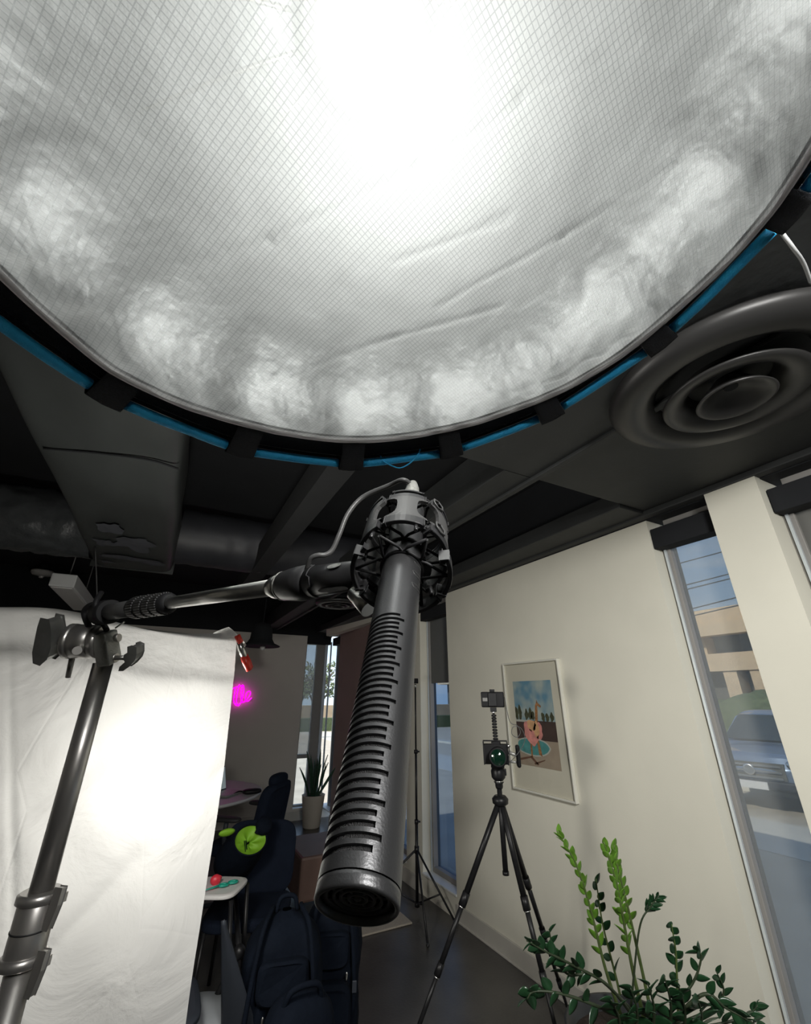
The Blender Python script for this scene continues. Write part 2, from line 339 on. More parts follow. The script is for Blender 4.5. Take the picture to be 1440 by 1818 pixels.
# windows in the right wall: reveal liner, aluminium frame, glass, black blind cassette
def window(name, y0, y1, zs, ztop, gl, screen=None, roller=None, cas=True):
    g = struct(MB().bx(XW+.135, XW+.141, y0+.03, y1-.03, zs+.03, ztop).build(name, gl))
    f = MB()
    f.bx(XW+.09, XW+.165, y1-.045, y1, zs, ztop); f.bx(XW+.09, XW+.165, y0, y0+.045, zs, ztop)
    f.bx(XW+.09, XW+.165, y0+.045, y1-.045, zs, zs+.05)
    f.bx(XW+.09, XW+.165, y0+.045, y1-.045, ztop-.04, ztop+.1)
    f.build('window_frame', m_frametaupe, g, bevel=.003)
    MB().bx(XW+.078, XW+.092, y1-.026, y1-.014, zs, ztop-.02).bx(XW+.078, XW+.092, y0+.014, y0+.030, zs, ztop-.02).build('bright_edge_strip', m_alstrip, g)
    MB().bx(XW-.01, XW+.09, y0, y1, zs-.004, zs+.012).build('window_sill', m_trim, g, bevel=.003)
    if cas: MB().bx(XW+.005, XW+.10, y0+.005, y1-.005, ztop-.10, ztop+.02).build('blind_cassette', m_black, g, bevel=.004)
    if screen: MB().bx(XW+.118, XW+.121, y0+.05, y1-.05, screen, ztop-.05).build('sun_screen', m_screen, g)
    if roller: MB().bx(XW+.108, XW+.112, y0+.045, y1-.045, roller, ztop-.06).build('roller_shade', m_roller, g)
    return g
m_frametaupe = mat('taupe_window_frame', (.27, .26, .245), .6, 0, spec=.3)
m_alstrip = mat('pale_aluminium_strip', (.70, .76, .80), .3, .5)
window('window_1', 1.035, 1.40, .10, 2.50, m_glassc, screen=.12)
window('window_2', 3.62, 4.16, .15, 2.48, m_glasst, roller=1.74)
window('window_3', 4.47, 4.92, .15, 2.48, m_glasst)
window('window_4', -2.15, .80, .10, 2.50, m_glassc, roller=.4)
window('window_6', 6.74, 7.12, .14, 2.5, m_glasst, screen=.2)
# corner window in the back wall
g = struct(MB().bx(1.99, 2.20, YB+.135, YB+.141, .80, 2.44).bx(1.99, 2.20, YB+.135, YB+.141, .16, .76).build('window_5', m_glassc))
MB().bx(2.17, 2.36, YB+.08, YB+.16, .14, 2.5).bx(1.97, 2.0, YB+.08, YB+.16, .14, 2.5).bx(2.0, 2.17, YB+.08, YB+.16, .76, .81).bx(2.0, 2.17, YB+.08, YB+.16, .14, .17).bx(2.0, 2.17, YB+.08, YB+.16, 2.42, 2.5).build('window_frame', m_frametaupe, g, bevel=.003)
MB().bx(2.30, 2.335, YB+.04, YB+.075, .14, 2.46).bx(2.372, 2.392, YB-.03, YB-.005, .14, 2.46).build('bright_edge_strip', m_alstrip, g)
MB().bx(1.97, XW, YB-.01, YB+.09, .135, .15).build('window_sill', m_trim, g)
MB().bx(1.975, XW-.01, YB+.0, YB+.09, 2.42, 2.54).build('blind_cassette', m_black, g)
MB().bx(2.0, 2.17, YB+.108, YB+.111, .80, 2.42).build('sun_screen', m_screen, g)
# beige bulkhead over the wall tinted for dim light
bA = ony(579.5, 1111, 6.9); bB = ony(579.5, 1128, 6.9)
pb = [ony(579.5, 1111, 6.7), ony(690, 1078, 4.95), ony(690, 1094, 4.95), ony(579.5, 1129, 6.7)]
struct(MB().prism(pb, (.12, 0.05, 0)).build('trim_3', m_wall), 'beige bulkhead under the black ceiling')

# soffits and beams of the black ceiling
s = MB(); s.bx(.80, XW, -2.2, 1.37, 2.62, 2.70); s.bx(-3.6, -.9, -2.2, 1.0, 2.75, 2.8)
struct(s.build('trim_4', m_soffit, bevel=.006), 'dark painted soffit panel beside the right wall')
struct(MB().bx(1.28, 1.50, 1.37, YB, 2.62, 2.84).bx(1.44, 1.475, -1.0, YB, 2.60, 2.62).build('trim_5', m_soffit, bevel=.006), 'black ceiling beam running to the back wall')
struct(MB().bx(2.12, XW, 1.37, YB, 2.60, 2.70).bx(2.33, XW, -2.2, YB, 2.585, 2.62).build('trim_6', m_soffit, bevel=.006), 'black ledge along the top of the right wall')
struct(MB().bx(.52, .66, 1.4, 5.0, 2.66, 2.86).build('trim_7', m_beamd), 'black ceiling beam above the microphone')

# ------------------------------------------------------------------ ducts and ceiling fittings
t = thing('rectangular_duct', (-.42, 2.6, 2.6), 'wide black painted rectangular duct hanging along the ceiling on the left', 'duct')
d = MB()
def dfn(u, v):   # rounded rectangle section along Y with slight sag and dents
    Y = -1.6 + u*5.8; a = v*2*pi
    ca, sa = cos(a), sin(a); e = .28
    x = -.415 + .295*math.copysign(abs(ca)**e, ca); z = 2.79 + .185*math.copysign(abs(sa)**e, sa)
    z += .012*noise.noise(V((x*3, Y*2.5, z*2))); x += .012*noise.noise(V((x*2, Y*1.7, 5+z)))
    return (x, Y, z)
d.grid(dfn, 90, 72); d.build('duct_body', m_duct, t)
d = MB(); d.bx(-.72, -.11, 4.19, 4.21, 2.60, 2.98); d.build('duct_end', m_duct, t)
d = MB()
for Yj in (2.05,):
    d.tube(catmull([( -.66, Yj+.10, 2.605), (-.45, Yj+.02, 2.598), (-.25, Yj-.02, 2.598), (-.13, Yj+.02, 2.603)], 6), .006, 6)
d.build('seam', m_black, t)
smears = []   # pale smears of dried paint
for (cx, cy, rx, ry) in ((-.50, 3.12, .07, .10), (-.36, 3.38, .13, .16), (-.55, 3.45, .06, .08), (-.42, 3.80, .17, .06), (-.25, 3.86, .09, .05), (-.58, 3.98, .05, .04)):
    d = MB(); d.grid(lambda u, v: (cx + rx*v*cos(u*2*pi)*(1+.7*noise.noise(V((cos(u*2*pi)*1.6, sin(u*2*pi)*1.6, cx*9)))), cy + ry*v*sin(u*2*pi)*(1+.7*noise.noise(V((cos(u*2*pi)*1.6, sin(u*2*pi)*1.6, cx*9)))), 2.594 + .003*sin(v*3)), 24, 3); smears.append(d)
m_smear = mat('pale_paint_smear', (.068, .072, .083), .6, var=.15)
for d in smears: d.build('paint_smear', m_smear, t)
t = tag(MB().grid(lambda u, v: (lerp(-.12, 2.0, u), 4.0+.24*cos(v*2*pi)*(1+.02*noise.noise(V((u*30, sin(v*6.28)*2, cos(v*6.28)*2)))), 2.90+.24*sin(v*2*pi)+.01*noise.noise(V((u*26, sin(v*6.28)*2, cos(v*6.28)*2)))), 60, 40).build('round_duct', m_foils, loc=(0, 0, 0)), 'smooth black round duct crossing the ceiling right of the wide duct', 'duct')
t = tag(MB().grid(lambda u, v: (lerp(-3.6, -.70, u), 4.0+(.25+.016*noise.noise(V((u*40, cos(v*6.28)*3, sin(v*6.28)*3))))*cos(v*2*pi), 2.86+(.25+.016*noise.noise(V((u*40, cos(v*6.28)*3, sin(v*6.28)*3))))*sin(v*2*pi)), 90, 60).build('round_duct', m_foil, loc=(-2, 4, 2.86)), 'wrinkled foil-wrapped round duct at the left edge of the ceiling', 'duct')

def vent(c, R, label, mats=(m_soffit,), tilt=0):
    t = thing('ceiling_diffuser', c, label, 'air vent', 'round ceiling air diffusers')
    k = R/.37; c = V(c); dn = (0, 0, -1)
    P = lambda L: [(r*k, h*k) for r, h in L]
    MB().lathe(P([(.20, -.12), (.215, -.03), (.235, .0), (.275, .028), (.335, .028), (.362, .012), (.372, -.01), (.366, -.02), (.35, -.01), (.325, .01), (.28, .01), (.25, -.01), (.235, -.04), (.225, -.12)]), c, dn, 72, cap=False).build('outer_cone', m_vent, t)
    MB().lathe(P([(.115, -.05), (.125, .0), (.15, .03), (.188, .042), (.205, .040), (.208, .034), (.19, .03), (.165, .018), (.142, -.01), (.130, -.05)]), c, dn, 64, cap=False).build('middle_cone', m_vent, t)
    MB().lathe(P([(.0005, -.005), (.03, .0), (.06, .018), (.085, .040), (.105, .052), (.112, .05), (.10, .036), (.07, .004), (.04, -.03), (.0005, -.04)]), c, dn, 48, cap=False).build('inner_cone', m_vent, t)
    MB().cyl(c+V((-.24*k, 0, .05)), c+V((.24*k, 0, .05)), .012*k).cyl(c+V((0, -.24*k, .05)), c+V((0, .24*k, .05)), .012*k).cyl(c+V((0, 0, .0)), c+V((0, 0, .1)), .02*k).build('support_spider', m_black, t)
    MB().cyl(c+V((0, 0, .045*k)), c+V((0, 0, .11*k)), .30*k, .31*k, 48).build('neck', m_black, t)
    return t
m_vent = mat('charcoal_painted_metal', (.028, .0275, .027), .42, .1, var=.05)
vent((1.545, .50, 2.585), .385, 'large round black ceiling diffuser with concentric cones beside the softbox')
vent((1.62, 4.72, 2.60), .26, 'small dark round ceiling diffuser far off above the microphone arm')

t = thing('linear_pendant_light', (-1.0, 3.9, 2.35), 'unlit white box-shaped linear light hanging by thin wires on the left', 'ceiling light')
pa = onz(112, 1030, 2.42); pz = onz(150, 1075, 2.42)
dirL = (pz-pa).normalized(); FM = frame(dirL)
mid = (pa+pz)/2; ln = (pz-pa).length
MB().box(mid, (.16, ln, .10), FM).build('housing', m_lampw, t, bevel=.008)
MB().box(mid-V((0, 0, .052)), (.13, ln-.06, .006), FM).build('diffuser_panel', m_white, t)
for p in (pa+dirL*.15, pz-dirL*.15): MB().cyl(p, V((p.x, p.y, CZ)), .004, n=8).build('hanging_wire', m_cable, t)
c = onz(75, 1018, 3.0); c.z = CZ-.0
c = onz(75, 1018, CZ-.03)
if c.y > 7: c = EYE + (c-EYE)*(6.9/c.y)
t = thing('smoke_detector', c, 'small white round smoke detector under the black ceiling at far left', 'smoke detector')
MB().lathe([(.03, 0), (.10, .008), (.12, .035), (.12, .06)], c-V((0, 0, .03)), (0, 0, 1), 28).build('cover', m_white, t)
MB().cyl(c-V((0, 0, .032)), c-V((0, 0, .06)), .03, .02).build('sensor', m_white, t)
MB().cyl(c+V((0, 0, .03)), V((c.x, c.y, CZ)), .05).build('mounting_base', m_black, t)
c = ony(462, 1148, 5.5)
t = thing('pendant_lamp', c, 'dark dome pendant lamp with wide flat brim hanging before the back wall', 'ceiling light')
MB().lathe([(.225, 0), (.23, .008), (.16, .04), (.13, .09), (.12, .20), (.09, .26), (.03, .28)], c, (0, 0, 1), 40).build('shade', m_black, t)
MB().cyl(c+V((0, 0, .28)), V((c.x, c.y, CZ)), .006, n=8).build('cord', m_black, t)
MB().ell(c+V((.03, 0, -.01)), (.03, .03, .035)).build('bulb', m_white, t)

# thin drop wires near the ceiling edge, top right and left
def wire(name, pts, r, m, label, cat='wire'): return tag(MB().tube(catmull(pts, 8), r, 8).build(name, m, loc=pts[0]), label, cat)
wire('ceiling_cable', [onz(1384, 408, 2.60), onz(1408, 440, 2.58), onz(1428, 470, 2.60), onz(1446, 520, 2.61)], .0045, m_lampw, 'pale thin cable along the dark soffit at the top right', 'cable')
wire('conduit_pipe', [V((1.93, .30, 2.585)), V((1.93, -.6, 2.585))], .013, m_vent, 'black conduit pipe on the soffit behind the large diffuser', 'pipe')
wire('drop_wire', [V((-.62, 3.6, 2.6)), ony(172, 1060, 3.5), ony(165, 1085, 3.45)], .004, m_cable, 'thin grey wire dangling from the end of the wide duct', 'wire')

# ------------------------------------------------------------------ softbox overhead
box_t = thing('softbox', SBC, 'huge round softbox overhead with white diffusion front and blue piped black rim', 'softbox')
RB = .5; NSEG = 16; PH = radians(206.25)
def spl(p, h=0.): return SBC + SBT*p[0] + SBS*p[1] - SBN*h
def corner(k): a = PH + k*2*pi/NSEG; return V((cos(a)*RB, sin(a)*RB, 0))
def rim(ang, R=RB):   # between straight chord and true circle
    u = ((ang-PH)/(2*pi/NSEG)) % 1.0
    ch = cos(pi/NSEG)/cos((u-.5)*2*pi/NSEG)
    return R*(.35 + .65*ch)
inn = [(-173.4, .444), (-165, .448), (-156, .457), (-146.8, .452), (-134.5, .441), (-122.8, .437), (-107.3, .436), (-89.7, .434), (-71.9, .443), (-59.3, .459), (-47.3, .469), (-35.7, .470), (-26, .475), (-19, .474), (-10.1, .462), (10, .455), (60, .45), (120, .447), (165, .444), (186.6, .444)]
def rin(ang):
    d = math.degrees(ang) % 360
    if d > 186.6: d -= 360
    a = [x[0] for x in inn]; return float(np.interp(d, a, [x[1] for x in inn]))
# fabric
creases = [((440, 690), (700, 600), .004), ((700, 600), (890, 545), .003), ((270, 490), (480, 430), .004), ((480, 430), (740, 300), .004), ((740, 300), (930, 190), .003),
           ((780, 545), (1000, 420), .003), ((1000, 420), (1200, 290), .004), ((1200, 290), (1440, 140), .003), ((560, 560), (640, 470), .002), ((700, 470), (900, 390), .003), ((930, 170), (1130, 80), .003), ((860, 740), (1180, 560), .003), ((640, 620), (760, 760), .002)]
def onpl(px, py):
    r = ray(px, py); k = (SBC-EYE).dot(SBN)/r.dot(SBN); P = EYE + r*k - SBC; return V((P.dot(SBT), P.dot(SBS)))
CRE = [(onpl(*a), onpl(*b), h) for a, b, h in creases]
def ffn(u, v):
    a = u*2*pi; q = v**.8; r = rin(a)*q; x, y = cos(a)*r, sin(a)*r
    h = -.004 + .012*(1-q)                         # gentle upward dish
    h += .0035*noise.noise(V((x*7, y*7, 0))) + .0015*noise.noise(V((x*22, y*22, 2)))
    edge = max(0, (q-.86)/.14)
    h += edge*(1-edge)*4*.005*sin(a*46+4*noise.noise(V((x*9, y*9, 1))))
    for A, B, hh in CRE:
        p = V((x, y)); ab = B-A; t = max(0, min(1, (p-A).dot(ab)/ab.length_squared)); d = (p-(A+ab*t)).length
        wob = .004*noise.noise(V((x*25, y*25, 9)))
        h -= hh*.6*math.exp(-((d+wob)/.0045)**2)
    return spl((x, y), h)
fb = MB(); fb.grid(ffn, 260, 150)
fb.uv = lambda p: ((p-SBC).dot(SBT), (p-SBC).dot(SBS))
fb.build('diffusion_fabric', m_ripstop, box_t)
n = 256
hp = []
for i in range(n):
    a = 2*pi*i/n; r = rin(a)+.0015+.0015*noise.noise(V((cos(a)*12, sin(a)*12, 0))); hp.append(spl((cos(a)*r, sin(a)*r), -.002))
MB().tube(hp, .0048, 8, closed=True).build('fabric_hem', m_hem, box_t)
# black velcro band between fabric and rim, then shell
def bandfn(u, v):
    a = u*2*pi; r = lerp(rin(a)-.004, rim(a)-.002, v); return spl((cos(a)*r, sin(a)*r), .004 + .003*sin(v*pi))
MB().grid(bandfn, 256, 4).build('velcro_band', m_velcro, box_t)
for k in range(NSEG):
    a0 = PH+k*2*pi/NSEG; st = 2*pi/NSEG; ti = .118*st
    pts = []
    for i in range(13):
        a = lerp(a0+ti, a0+st-ti, i/12); r = rim(a)+.002; pts.append(spl((cos(a)*r, sin(a)*r), -.0035+.0012*noise.noise(V((a*9, 0, 0)))))
    pm = MB(); pm.tube(pts, .0078, 10)
    pm.build('blue_piping', m_blue, box_t)
    # black corner strap folded over the rim
    def sf(u, v):
        a = lerp(a0-ti*.95, a0+ti*.95, u); r0 = rin(a)+.004; r1 = rim(a)+.012
        if v < .6: r = lerp(r0, r1, v/.6); h = -.0035 - .010*sin(v/.6*pi/2)
        else: r = r1 - .0+.004*sin((v-.6)/.4*pi); h = lerp(-.0135, .03, (v-.6)/.4)
        return spl((cos(a)*r, sin(a)*r), h)
    MB().grid(sf, 6, 14).build('corner_strap', m_velcro, box_t, solid=.0022)
def shell(off, R0):
    def fn(u, v):
        a = u*2*pi; t = v; r = lerp(.07, R0, sin(t*pi/2)**1.0); h = .34*cos(t*pi/2)**.85
        rr = r/R0*(rim(a)-off); return spl((cos(a)*rr, sin(a)*rr), h+.004)
    return fn
MB().grid(shell(.002, RB), 128, 24).build('outer_shell', m_bagb, box_t)
MB().grid(shell(.010, RB), 128, 24).build('silver_lining', m_foilin, box_t)
MB().lathe([(.060, .31), (.085, .31), (.085, .35), (.060, .35)], SBC, -SBN, 40).build('speed_ring', m_cast, box_t)
ri = MB()
for k in range(NSEG):
    a = PH+k*2*pi/NSEG; P = [spl((cos(a)*(r+.004), sin(a)*(r+.004)), h+.006) for r, h in [(lerp(.075, rim(a)-.006, sin(q*pi/2)), .335*cos(q*pi/2)**.85) for q in [i/10 for i in range(11)]]]
    MB().tube(P, .0028, 6).build('rod', m_cast, box_t)
bl = MB(); A = dep(676, 818, spl((0, 0)).length*0+.80)
a_l = onpl(676, 812); a_r = onpl(747, 800)
pL = spl(a_l, .004); pR = spl(a_r, .004); mdp = (pL+pR)/2
lp = [pL, pL+(mdp-pL)*.12+V((0, 0, -.012)), lerp(pL, pR, .28)+V((0, .0, -.026)), lerp(pL, pR, .5)+V((0, 0, -.034)), lerp(pL, pR, .74)+V((0, 0, -.027)), lerp(pL, pR, .93)+V((0, 0, -.012)), pR]
MB().tube(catmull(lp, 6), .0013, 8).build('blue_cord_loop', m_blue, box_t)
# lamp head above the softbox
lh = thing('studio_lamp', SBC-SBN*.36, 'black studio lamp head mounted behind the overhead softbox', 'studio light')
MB().lathe([(.055, .352), (.06, .36), (.06, .43), (.05, .45)], SBC, -SBN, 32).build('lamp_head', m_mount, lh)
MB().cyl(SBC-SBN*.43, V((SBC.x, SBC.y, CZ)), .012).build('suspension_pole', m_cast, lh)

ks = thing('added_fill_softbox', (FILL.x, FILL.y, 0), 'added unseen round softbox on a stand behind the viewer', 'softbox')  # made-up housing around the added fill light
MB().lathe([(.32, .01), (.31, -.04), (.08, -.22), (.06, -.30)], FILL, FILLD, 40, cap=False).build('outer_shell', m_bagb, ks, solid=.004)
MB().cyl((FILL.x-FILLD.x*.28, FILL.y-FILLD.y*.28, 0), FILL-FILLD*.28, .014).build('stand_pole', m_tri, ks)

# ------------------------------------------------------------------ shotgun microphone
PC = lambda x, y, z: EYE + CR*x + CU*y + CF*z
MA = PC(-.0118, -.0952, .1016); MZ = PC(.0072, .030, .352)
ax = (MZ-MA).normalized(); MR = .0105
toC = (EYE-(MA+MZ)/2); e1 = (toC-ax*toC.dot(ax)).normalized(); e2 = ax.cross(e1)   # e1 faces the viewer
if e2.dot(CR) < 0: e2 = -e2
def mp_(t, ang, r): return MA + ax*t + (e1*cos(ang)+e2*sin(ang))*r     # ang 0 toward viewer, + to image right
mic = thing('shotgun_microphone', MA, 'long dark grey shotgun microphone with slotted barrel pointing down at the viewer', 'microphone')
BL = .205
# slot positions: measured 1095..1530 px in the picture -> along the barrel
ts0, ts1 = .0078, .0945
NS = 33; slots = []
for i in range(NS):
    t = lerp(ts1, ts0, i/(NS-1)); slots.append((t, 'L' if i % 3 == 1 else 'S'))
slots.sort()
NC = 96; da = 2*pi/NC
aL0 = radians(-172); aS1 = radians(10); aL1 = radians(22)
def cidx(a): return round((a+pi)/da)
c0, cS, cLg = cidx(aL0), cidx(aS1), cidx(aL1)
hw = .00078
rows = [.0]; kinds = []
rows = [.0036]
for t, k in slots: rows += [t-hw, t+hw]
rows += [lerp(rows[-1], BL, .33), lerp(rows[-1], BL, .66), BL]
bar = MB(); slotm = MB()
vs = [mp_(t, -pi+c*da, MR) for t in rows for c in range(NC)]
fs = []
dp = .0012
for i in range(len(rows)-1):
    isl = (i % 2 == 1) and (i//2 < NS)
    kd = slots[i//2][1] if isl else None
    cend = cLg if kd == 'L' else cS
    for c in range(NC):
        if isl and c0 <= c < cend: continue
        c2 = (c+1) % NC; fs.append((i*NC+c, i*NC+c2, (i+1)*NC+c2, (i+1)*NC+c))
bar.add(vs, fs, 0, True)
for i, (t, kd) in enumerate(slots):
    cend = cLg if kd == 'L' else cS; nn = cend-c0+1
    T0, T1 = t-hw, t+hw
    A = [mp_(T0, -pi+(c0+k)*da, MR) for k in range(nn)]; B = [mp_(T1, -pi+(c0+k)*da, MR) for k in range(nn)]
    C_ = [mp_(T0, -pi+(c0+k)*da, MR-dp) for k in range(nn)]; D = [mp_(T1, -pi+(c0+k)*da, MR-dp) for k in range(nn)]
    for P, Q in ((A, C_), (D, B)):
        bar.add(P+Q, [(k, k+1, nn+k+1, nn+k) for k in range(nn-1)], 0, True)
    bar.add(C_+D, [(k, k+1, nn+k+1, nn+k) for k in range(nn-1)], 1, True)
    bar.add([A[0], B[0], D[0], C_[0]], [(0, 1, 2, 3)], 0); bar.add([A[-1], B[-1], D[-1], C_[-1]], [(3, 2, 1, 0)], 0)
bar.build('barrel', [m_mic, m_micin], mic)
MB().lathe([(MR-.0006, .0030), (MR-.0006, .0040)], MA, ax, 64, cap=False).build('seam_ring', m_micin, mic)
MB().lathe([(MR-.0013, .0022), (MR-.0012, .0002), (MR-.0009, .0), (MR-.0004, .00005), (MR-.00015, .00025), (MR, .0006), (MR, .0014), (MR, .0024), (MR, .0032), (MR-.0004, .0034)], MA, ax, 80, cap=False).build('end_cap_ring', m_mic, mic)
# front grille with concentric slotted rings
gr = MB(); gr.lathe([(.00001, .0030), (MR-.0012, .0030)], MA, ax, 64, cap=False, mat=1)
for r0, r1, nb, ph in ((.0, .0009, 0, 0), (.0018, .0026, 4, .2), (.0038, .0046, 4, .9), (.0056, .0064, 6, .3), (.0074, .0090, 6, .8)):
    gr.lathe([(max(r0, 1e-5), .0022), (max(r0, 1e-5), .0015), (r1, .0015), (r1, .0022)], MA, ax, 64, cap=False)
for rr0, rr1, nb, ph in ((.0009, .0019, 4, .1), (.0026, .0038, 6, .5), (.0046, .0056, 6, .1), (.0064, .0074, 8, .5)):
    for k in range(nb):
        a = ph+2*pi*k/nb; w_ = .45/nb*2
        P = [mp_(.0016, a-w_*.6, rr0), mp_(.0016, a+w_*.6, rr0), mp_(.0016, a+w_*.6, rr1), mp_(.0016, a-w_*.6, rr1)]
        gr.add(P+[p+ax*.0008 for p in P], [(0, 1, 2, 3), (0, 4, 5, 1), (1, 5, 6, 2), (2, 6, 7, 3), (3, 7, 4, 0)])
gr.build('front_grille', [m_grille, m_rubber], mic)
# rear taper, XLR connector boot
MB().lathe([(MR, BL), (MR*.97, BL+.003), (MR*.96, BL+.012)], MA, ax, 48).build('rear_collar', m_mic, mic)
# switch marks on the right of the barrel
sm = MB()
for t in (.120, .130, .140):
    P = []
    for q in range(18):
        a = q/17; ang = lerp(radians(78), radians(30), min(1, a*1.6)) if a < .62 else radians(30)+ (a-.62)/.38*radians(48)
        off = 0 if a < .5 else .0028
        if .5 <= a < .62: off = .0028*(a-.5)/.12
        P.append(mp_(t+off-.002*(radians(78)-ang), ang, MR+.00005))
    sm.tube(P, .00022, 6)
sm.build('switch_engraving', m_mountl, mic)

xl = thing('xlr_cable', mp_(.25, 0, 0), 'grey cable arcing from the microphone tail down to the boom pole', 'cable')
MB().lathe([(.0080, BL+.010), (.0082, BL+.020), (.0070, BL+.026), (.0060, BL+.034), (.0052, BL+.048), (.0034, BL+.058), (.001, BL+.060)], MA, ax, 36).build('connector', m_cast, xl)
tail = mp_(BL+.054, 0, 0)
cp = [tail, dep(716, 852, .325), dep(690, 862, .33), dep(645, 882, .33), dep(618, 912, .32), dep(602, 950, .31), dep(590, 976, .305), dep(578, 985, .302), dep(564, 986, .30), dep(552, 992, .30), dep(545, 1010, .302), dep(541, 1024, .305)]
MB().tube(catmull(cp, 8), .0018, 10).build('cord', m_cable, xl)

# ------------------------------------------------------------------ shock mount (segmented rings joined by I-shaped bars)
smt = thing('shock_mount', mp_(.15, 0, 0), 'black ring-cage shock mount with hexagonal lugs gripping the microphone', 'shock mount')
def arc_seg(mb, t0, t1, a0, a1, r0, r1, n=8, mat=0):
    vs = []
    for i in range(n+1):
        a = lerp(a0, a1, i/n); vs += [mp_(t0, a, r0), mp_(t0, a, r1), mp_(t1, a, r1), mp_(t1, a, r0)]
    fs = []
    for i in range(n):
        for k in range(4): fs.append((i*4+k, i*4+(k+1) % 4, (i+1)*4+(k+1) % 4, (i+1)*4+k))
    fs += [(0, 1, 2, 3), (n*4+3, n*4+2, n*4+1, n*4)]
    mb.add(vs, fs, mat)
RC = .0246; ANG0 = radians(-4)
def ringset(t0, wdt, rr, n=6, gap=.13, ph=ANG0, name='cage_ring', skip=()):
    m = MB()
    for k in range(n):
        if k in skip: continue
        a = ph+k*2*pi/n; arc_seg(m, t0, t0+wdt, a-pi/n+gap, a+pi/n-gap, rr-.0012, rr+.0012)
        # narrow link at a smaller radius, making the V notches between the segments
        arc_seg(m, t0+wdt*.25, t0+wdt*.75, a+pi/n-gap-.02, a+pi/n+gap+.02, rr-.0035, rr-.0012, 3)
        for sgn in (-1, 1):
            aa = a+sgn*(pi/n-gap); m.prism([mp_(t0, aa, rr+.0012), mp_(t0+wdt, aa, rr+.0012), mp_(t0+wdt, aa+sgn*.05, rr-.0035), mp_(t0, aa+sgn*.05, rr-.0035)], (e1*sin(aa)-e2*cos(aa))*.0009)
    return m.build(name, m_mount, smt, bevel=.0004)
# rear cage
ringset(.152, .0075, RC, gap=.09, name='cage_ring'); ringset(.1835, .005, RC, gap=.09, name='cage_ring')
ringset(.1905, .0018, RC+.0004, gap=.16, name='cage_ring')
for k in range(6):
    a = ANG0+k*2*pi/6; m = MB(); hwid = .24
    prof = [(.1590, hwid*2.10), (.1605, hwid*1.95), (.1620, hwid*1.35), (.1645, hwid*1.05), (.1680, hwid*.95), (.1750, hwid*.95), (.1790, hwid*1.05), (.1810, hwid*1.35), (.1825, hwid*1.95), (.1840, hwid*2.10)]
    vs = []; nA = 8
    for rr in (RC+.0012, RC-.0010):
        for t, hh in prof:
            for i in range(nA+1): vs.append(mp_(t, a-hh+2*hh*i/nA, rr))
    L_ = len(prof); st = nA+1; fs = []
    for ly in range(2):
        for i in range(L_-1):
            for j in range(nA): q = ly*L_*st + i*st + j; fs.append((q, q+1, q+st+1, q+st) if ly == 0 else (q, q+st, q+st+1, q+1))
    for i in range(L_-1):
        for j in (0, nA): q = i*st+j; fs.append((q, q+st, q+st+L_*st, q+L_*st))
    m.add(vs, fs, 0, False); m.build('cage_bar', m_mountl, smt)
# front ring, hexagonal lugs
ringset(.138, .0085, RC+.0016, gap=.08, ph=ANG0+pi/6, name='front_ring', skip=(0, 5))
for k in range(6):
    a = ANG0+k*2*pi/6
    m = MB(); m.cyl(mp_(.145, a+.26, RC), mp_(.153, a+.26, RC-.001), .0011, n=8); m.build('spacer_post', m_mount, smt)
for th, a in ((.1875, radians(40)), (.160, radians(44))):
    hx = MB()
    P = [mp_(th, a, RC+.002)+(ax*cos(q*pi/3)+(e1*-sin(a)+e2*cos(a))*sin(q*pi/3))*.0042 for q in range(6)]
    hx.tube(P+[P[0]], .0007, 6)
    hx.build('hex_lug', m_mountl, smt)
# elastic bands holding the barrel
for tt in (.141, .155, .186):
    m = MB()
    for k in range(6):
        a = ANG0+k*2*pi/6+pi/6; a2 = a+2*pi/6
        m.tube([mp_(tt, a, RC), mp_(tt+.003, a+.35, MR*1.35), mp_(tt+.003, a+.52, MR*1.08), mp_(tt+.003, a2-.35, MR*1.35), mp_(tt, a2, RC)], .0009, 8)
    m.tube([mp_(tt+.003, q*2*pi/32, MR+.0006) for q in range(32)], .0011, 8, closed=True)
    m.build('elastic_suspension', m_rubber, smt)

# ------------------------------------------------------------------ boom pole with threaded mount barrel
b0 = dep(668, 1016, .262); b1 = dep(182, 1088, .655); bd = (b1-b0).normalized(); BLn = (b1-b0).length
def bt(px):   # distance along pole for picture column px
    lo, hi = 0, 1
    for _ in range(40):
        m = (lo+hi)/2; p = lerp(b0, b1, m)-EYE; x = 720+F_PX*p.dot(CR)/p.dot(CF)
        if x > px: lo = m
        else: hi = m
    return lo*BLn
def brad(px, wpx):
    p = b0+bd*bt(px)-EYE; return wpx/2/F_PX*p.dot(CF)*1.0
def blathe(mb, L_, n=40, mat=0):
    mb.lathe([(brad(p, w_), bt(p)) for p, w_ in L_], b0, bd, n, mat); return mb
swv = thing('mount_swivel', b0+bd*bt(600), 'black swivel barrel with lock window joining shock mount to boom pole', 'swivel mount')
m = blathe(MB(), [(641, 40), (640, 52), (557, 56), (556, 50)])
m.build('swivel_body', m_mount, swv)
bx_, by_, bz_ = basis(bd, toC)
def bp_(t, ang, r): return b0+bd*t+(bx_*cos(ang)+by_*sin(ang))*r
sgn = 1 if by_.dot(CU) > 0 else -1
def patch(mb, px0, px1, a0, a1, w_, mat=0, rnd=4):
    t0, t1 = bt(px0), bt(px1); r = brad((px0+px1)/2, w_)
    pts = []
    for i in range(24):
        q = 2*pi*i/24; ca = math.copysign(abs(cos(q))**(2/rnd), cos(q)); sa = math.copysign(abs(sin(q))**(2/rnd), sin(q))
        pts.append(bp_(lerp(t0, t1, .5+.5*ca), sgn*lerp(a0, a1, .5+.5*sa), r))
    mb.prism(pts, -(EYE-b0).normalized()*-.0004, mat)
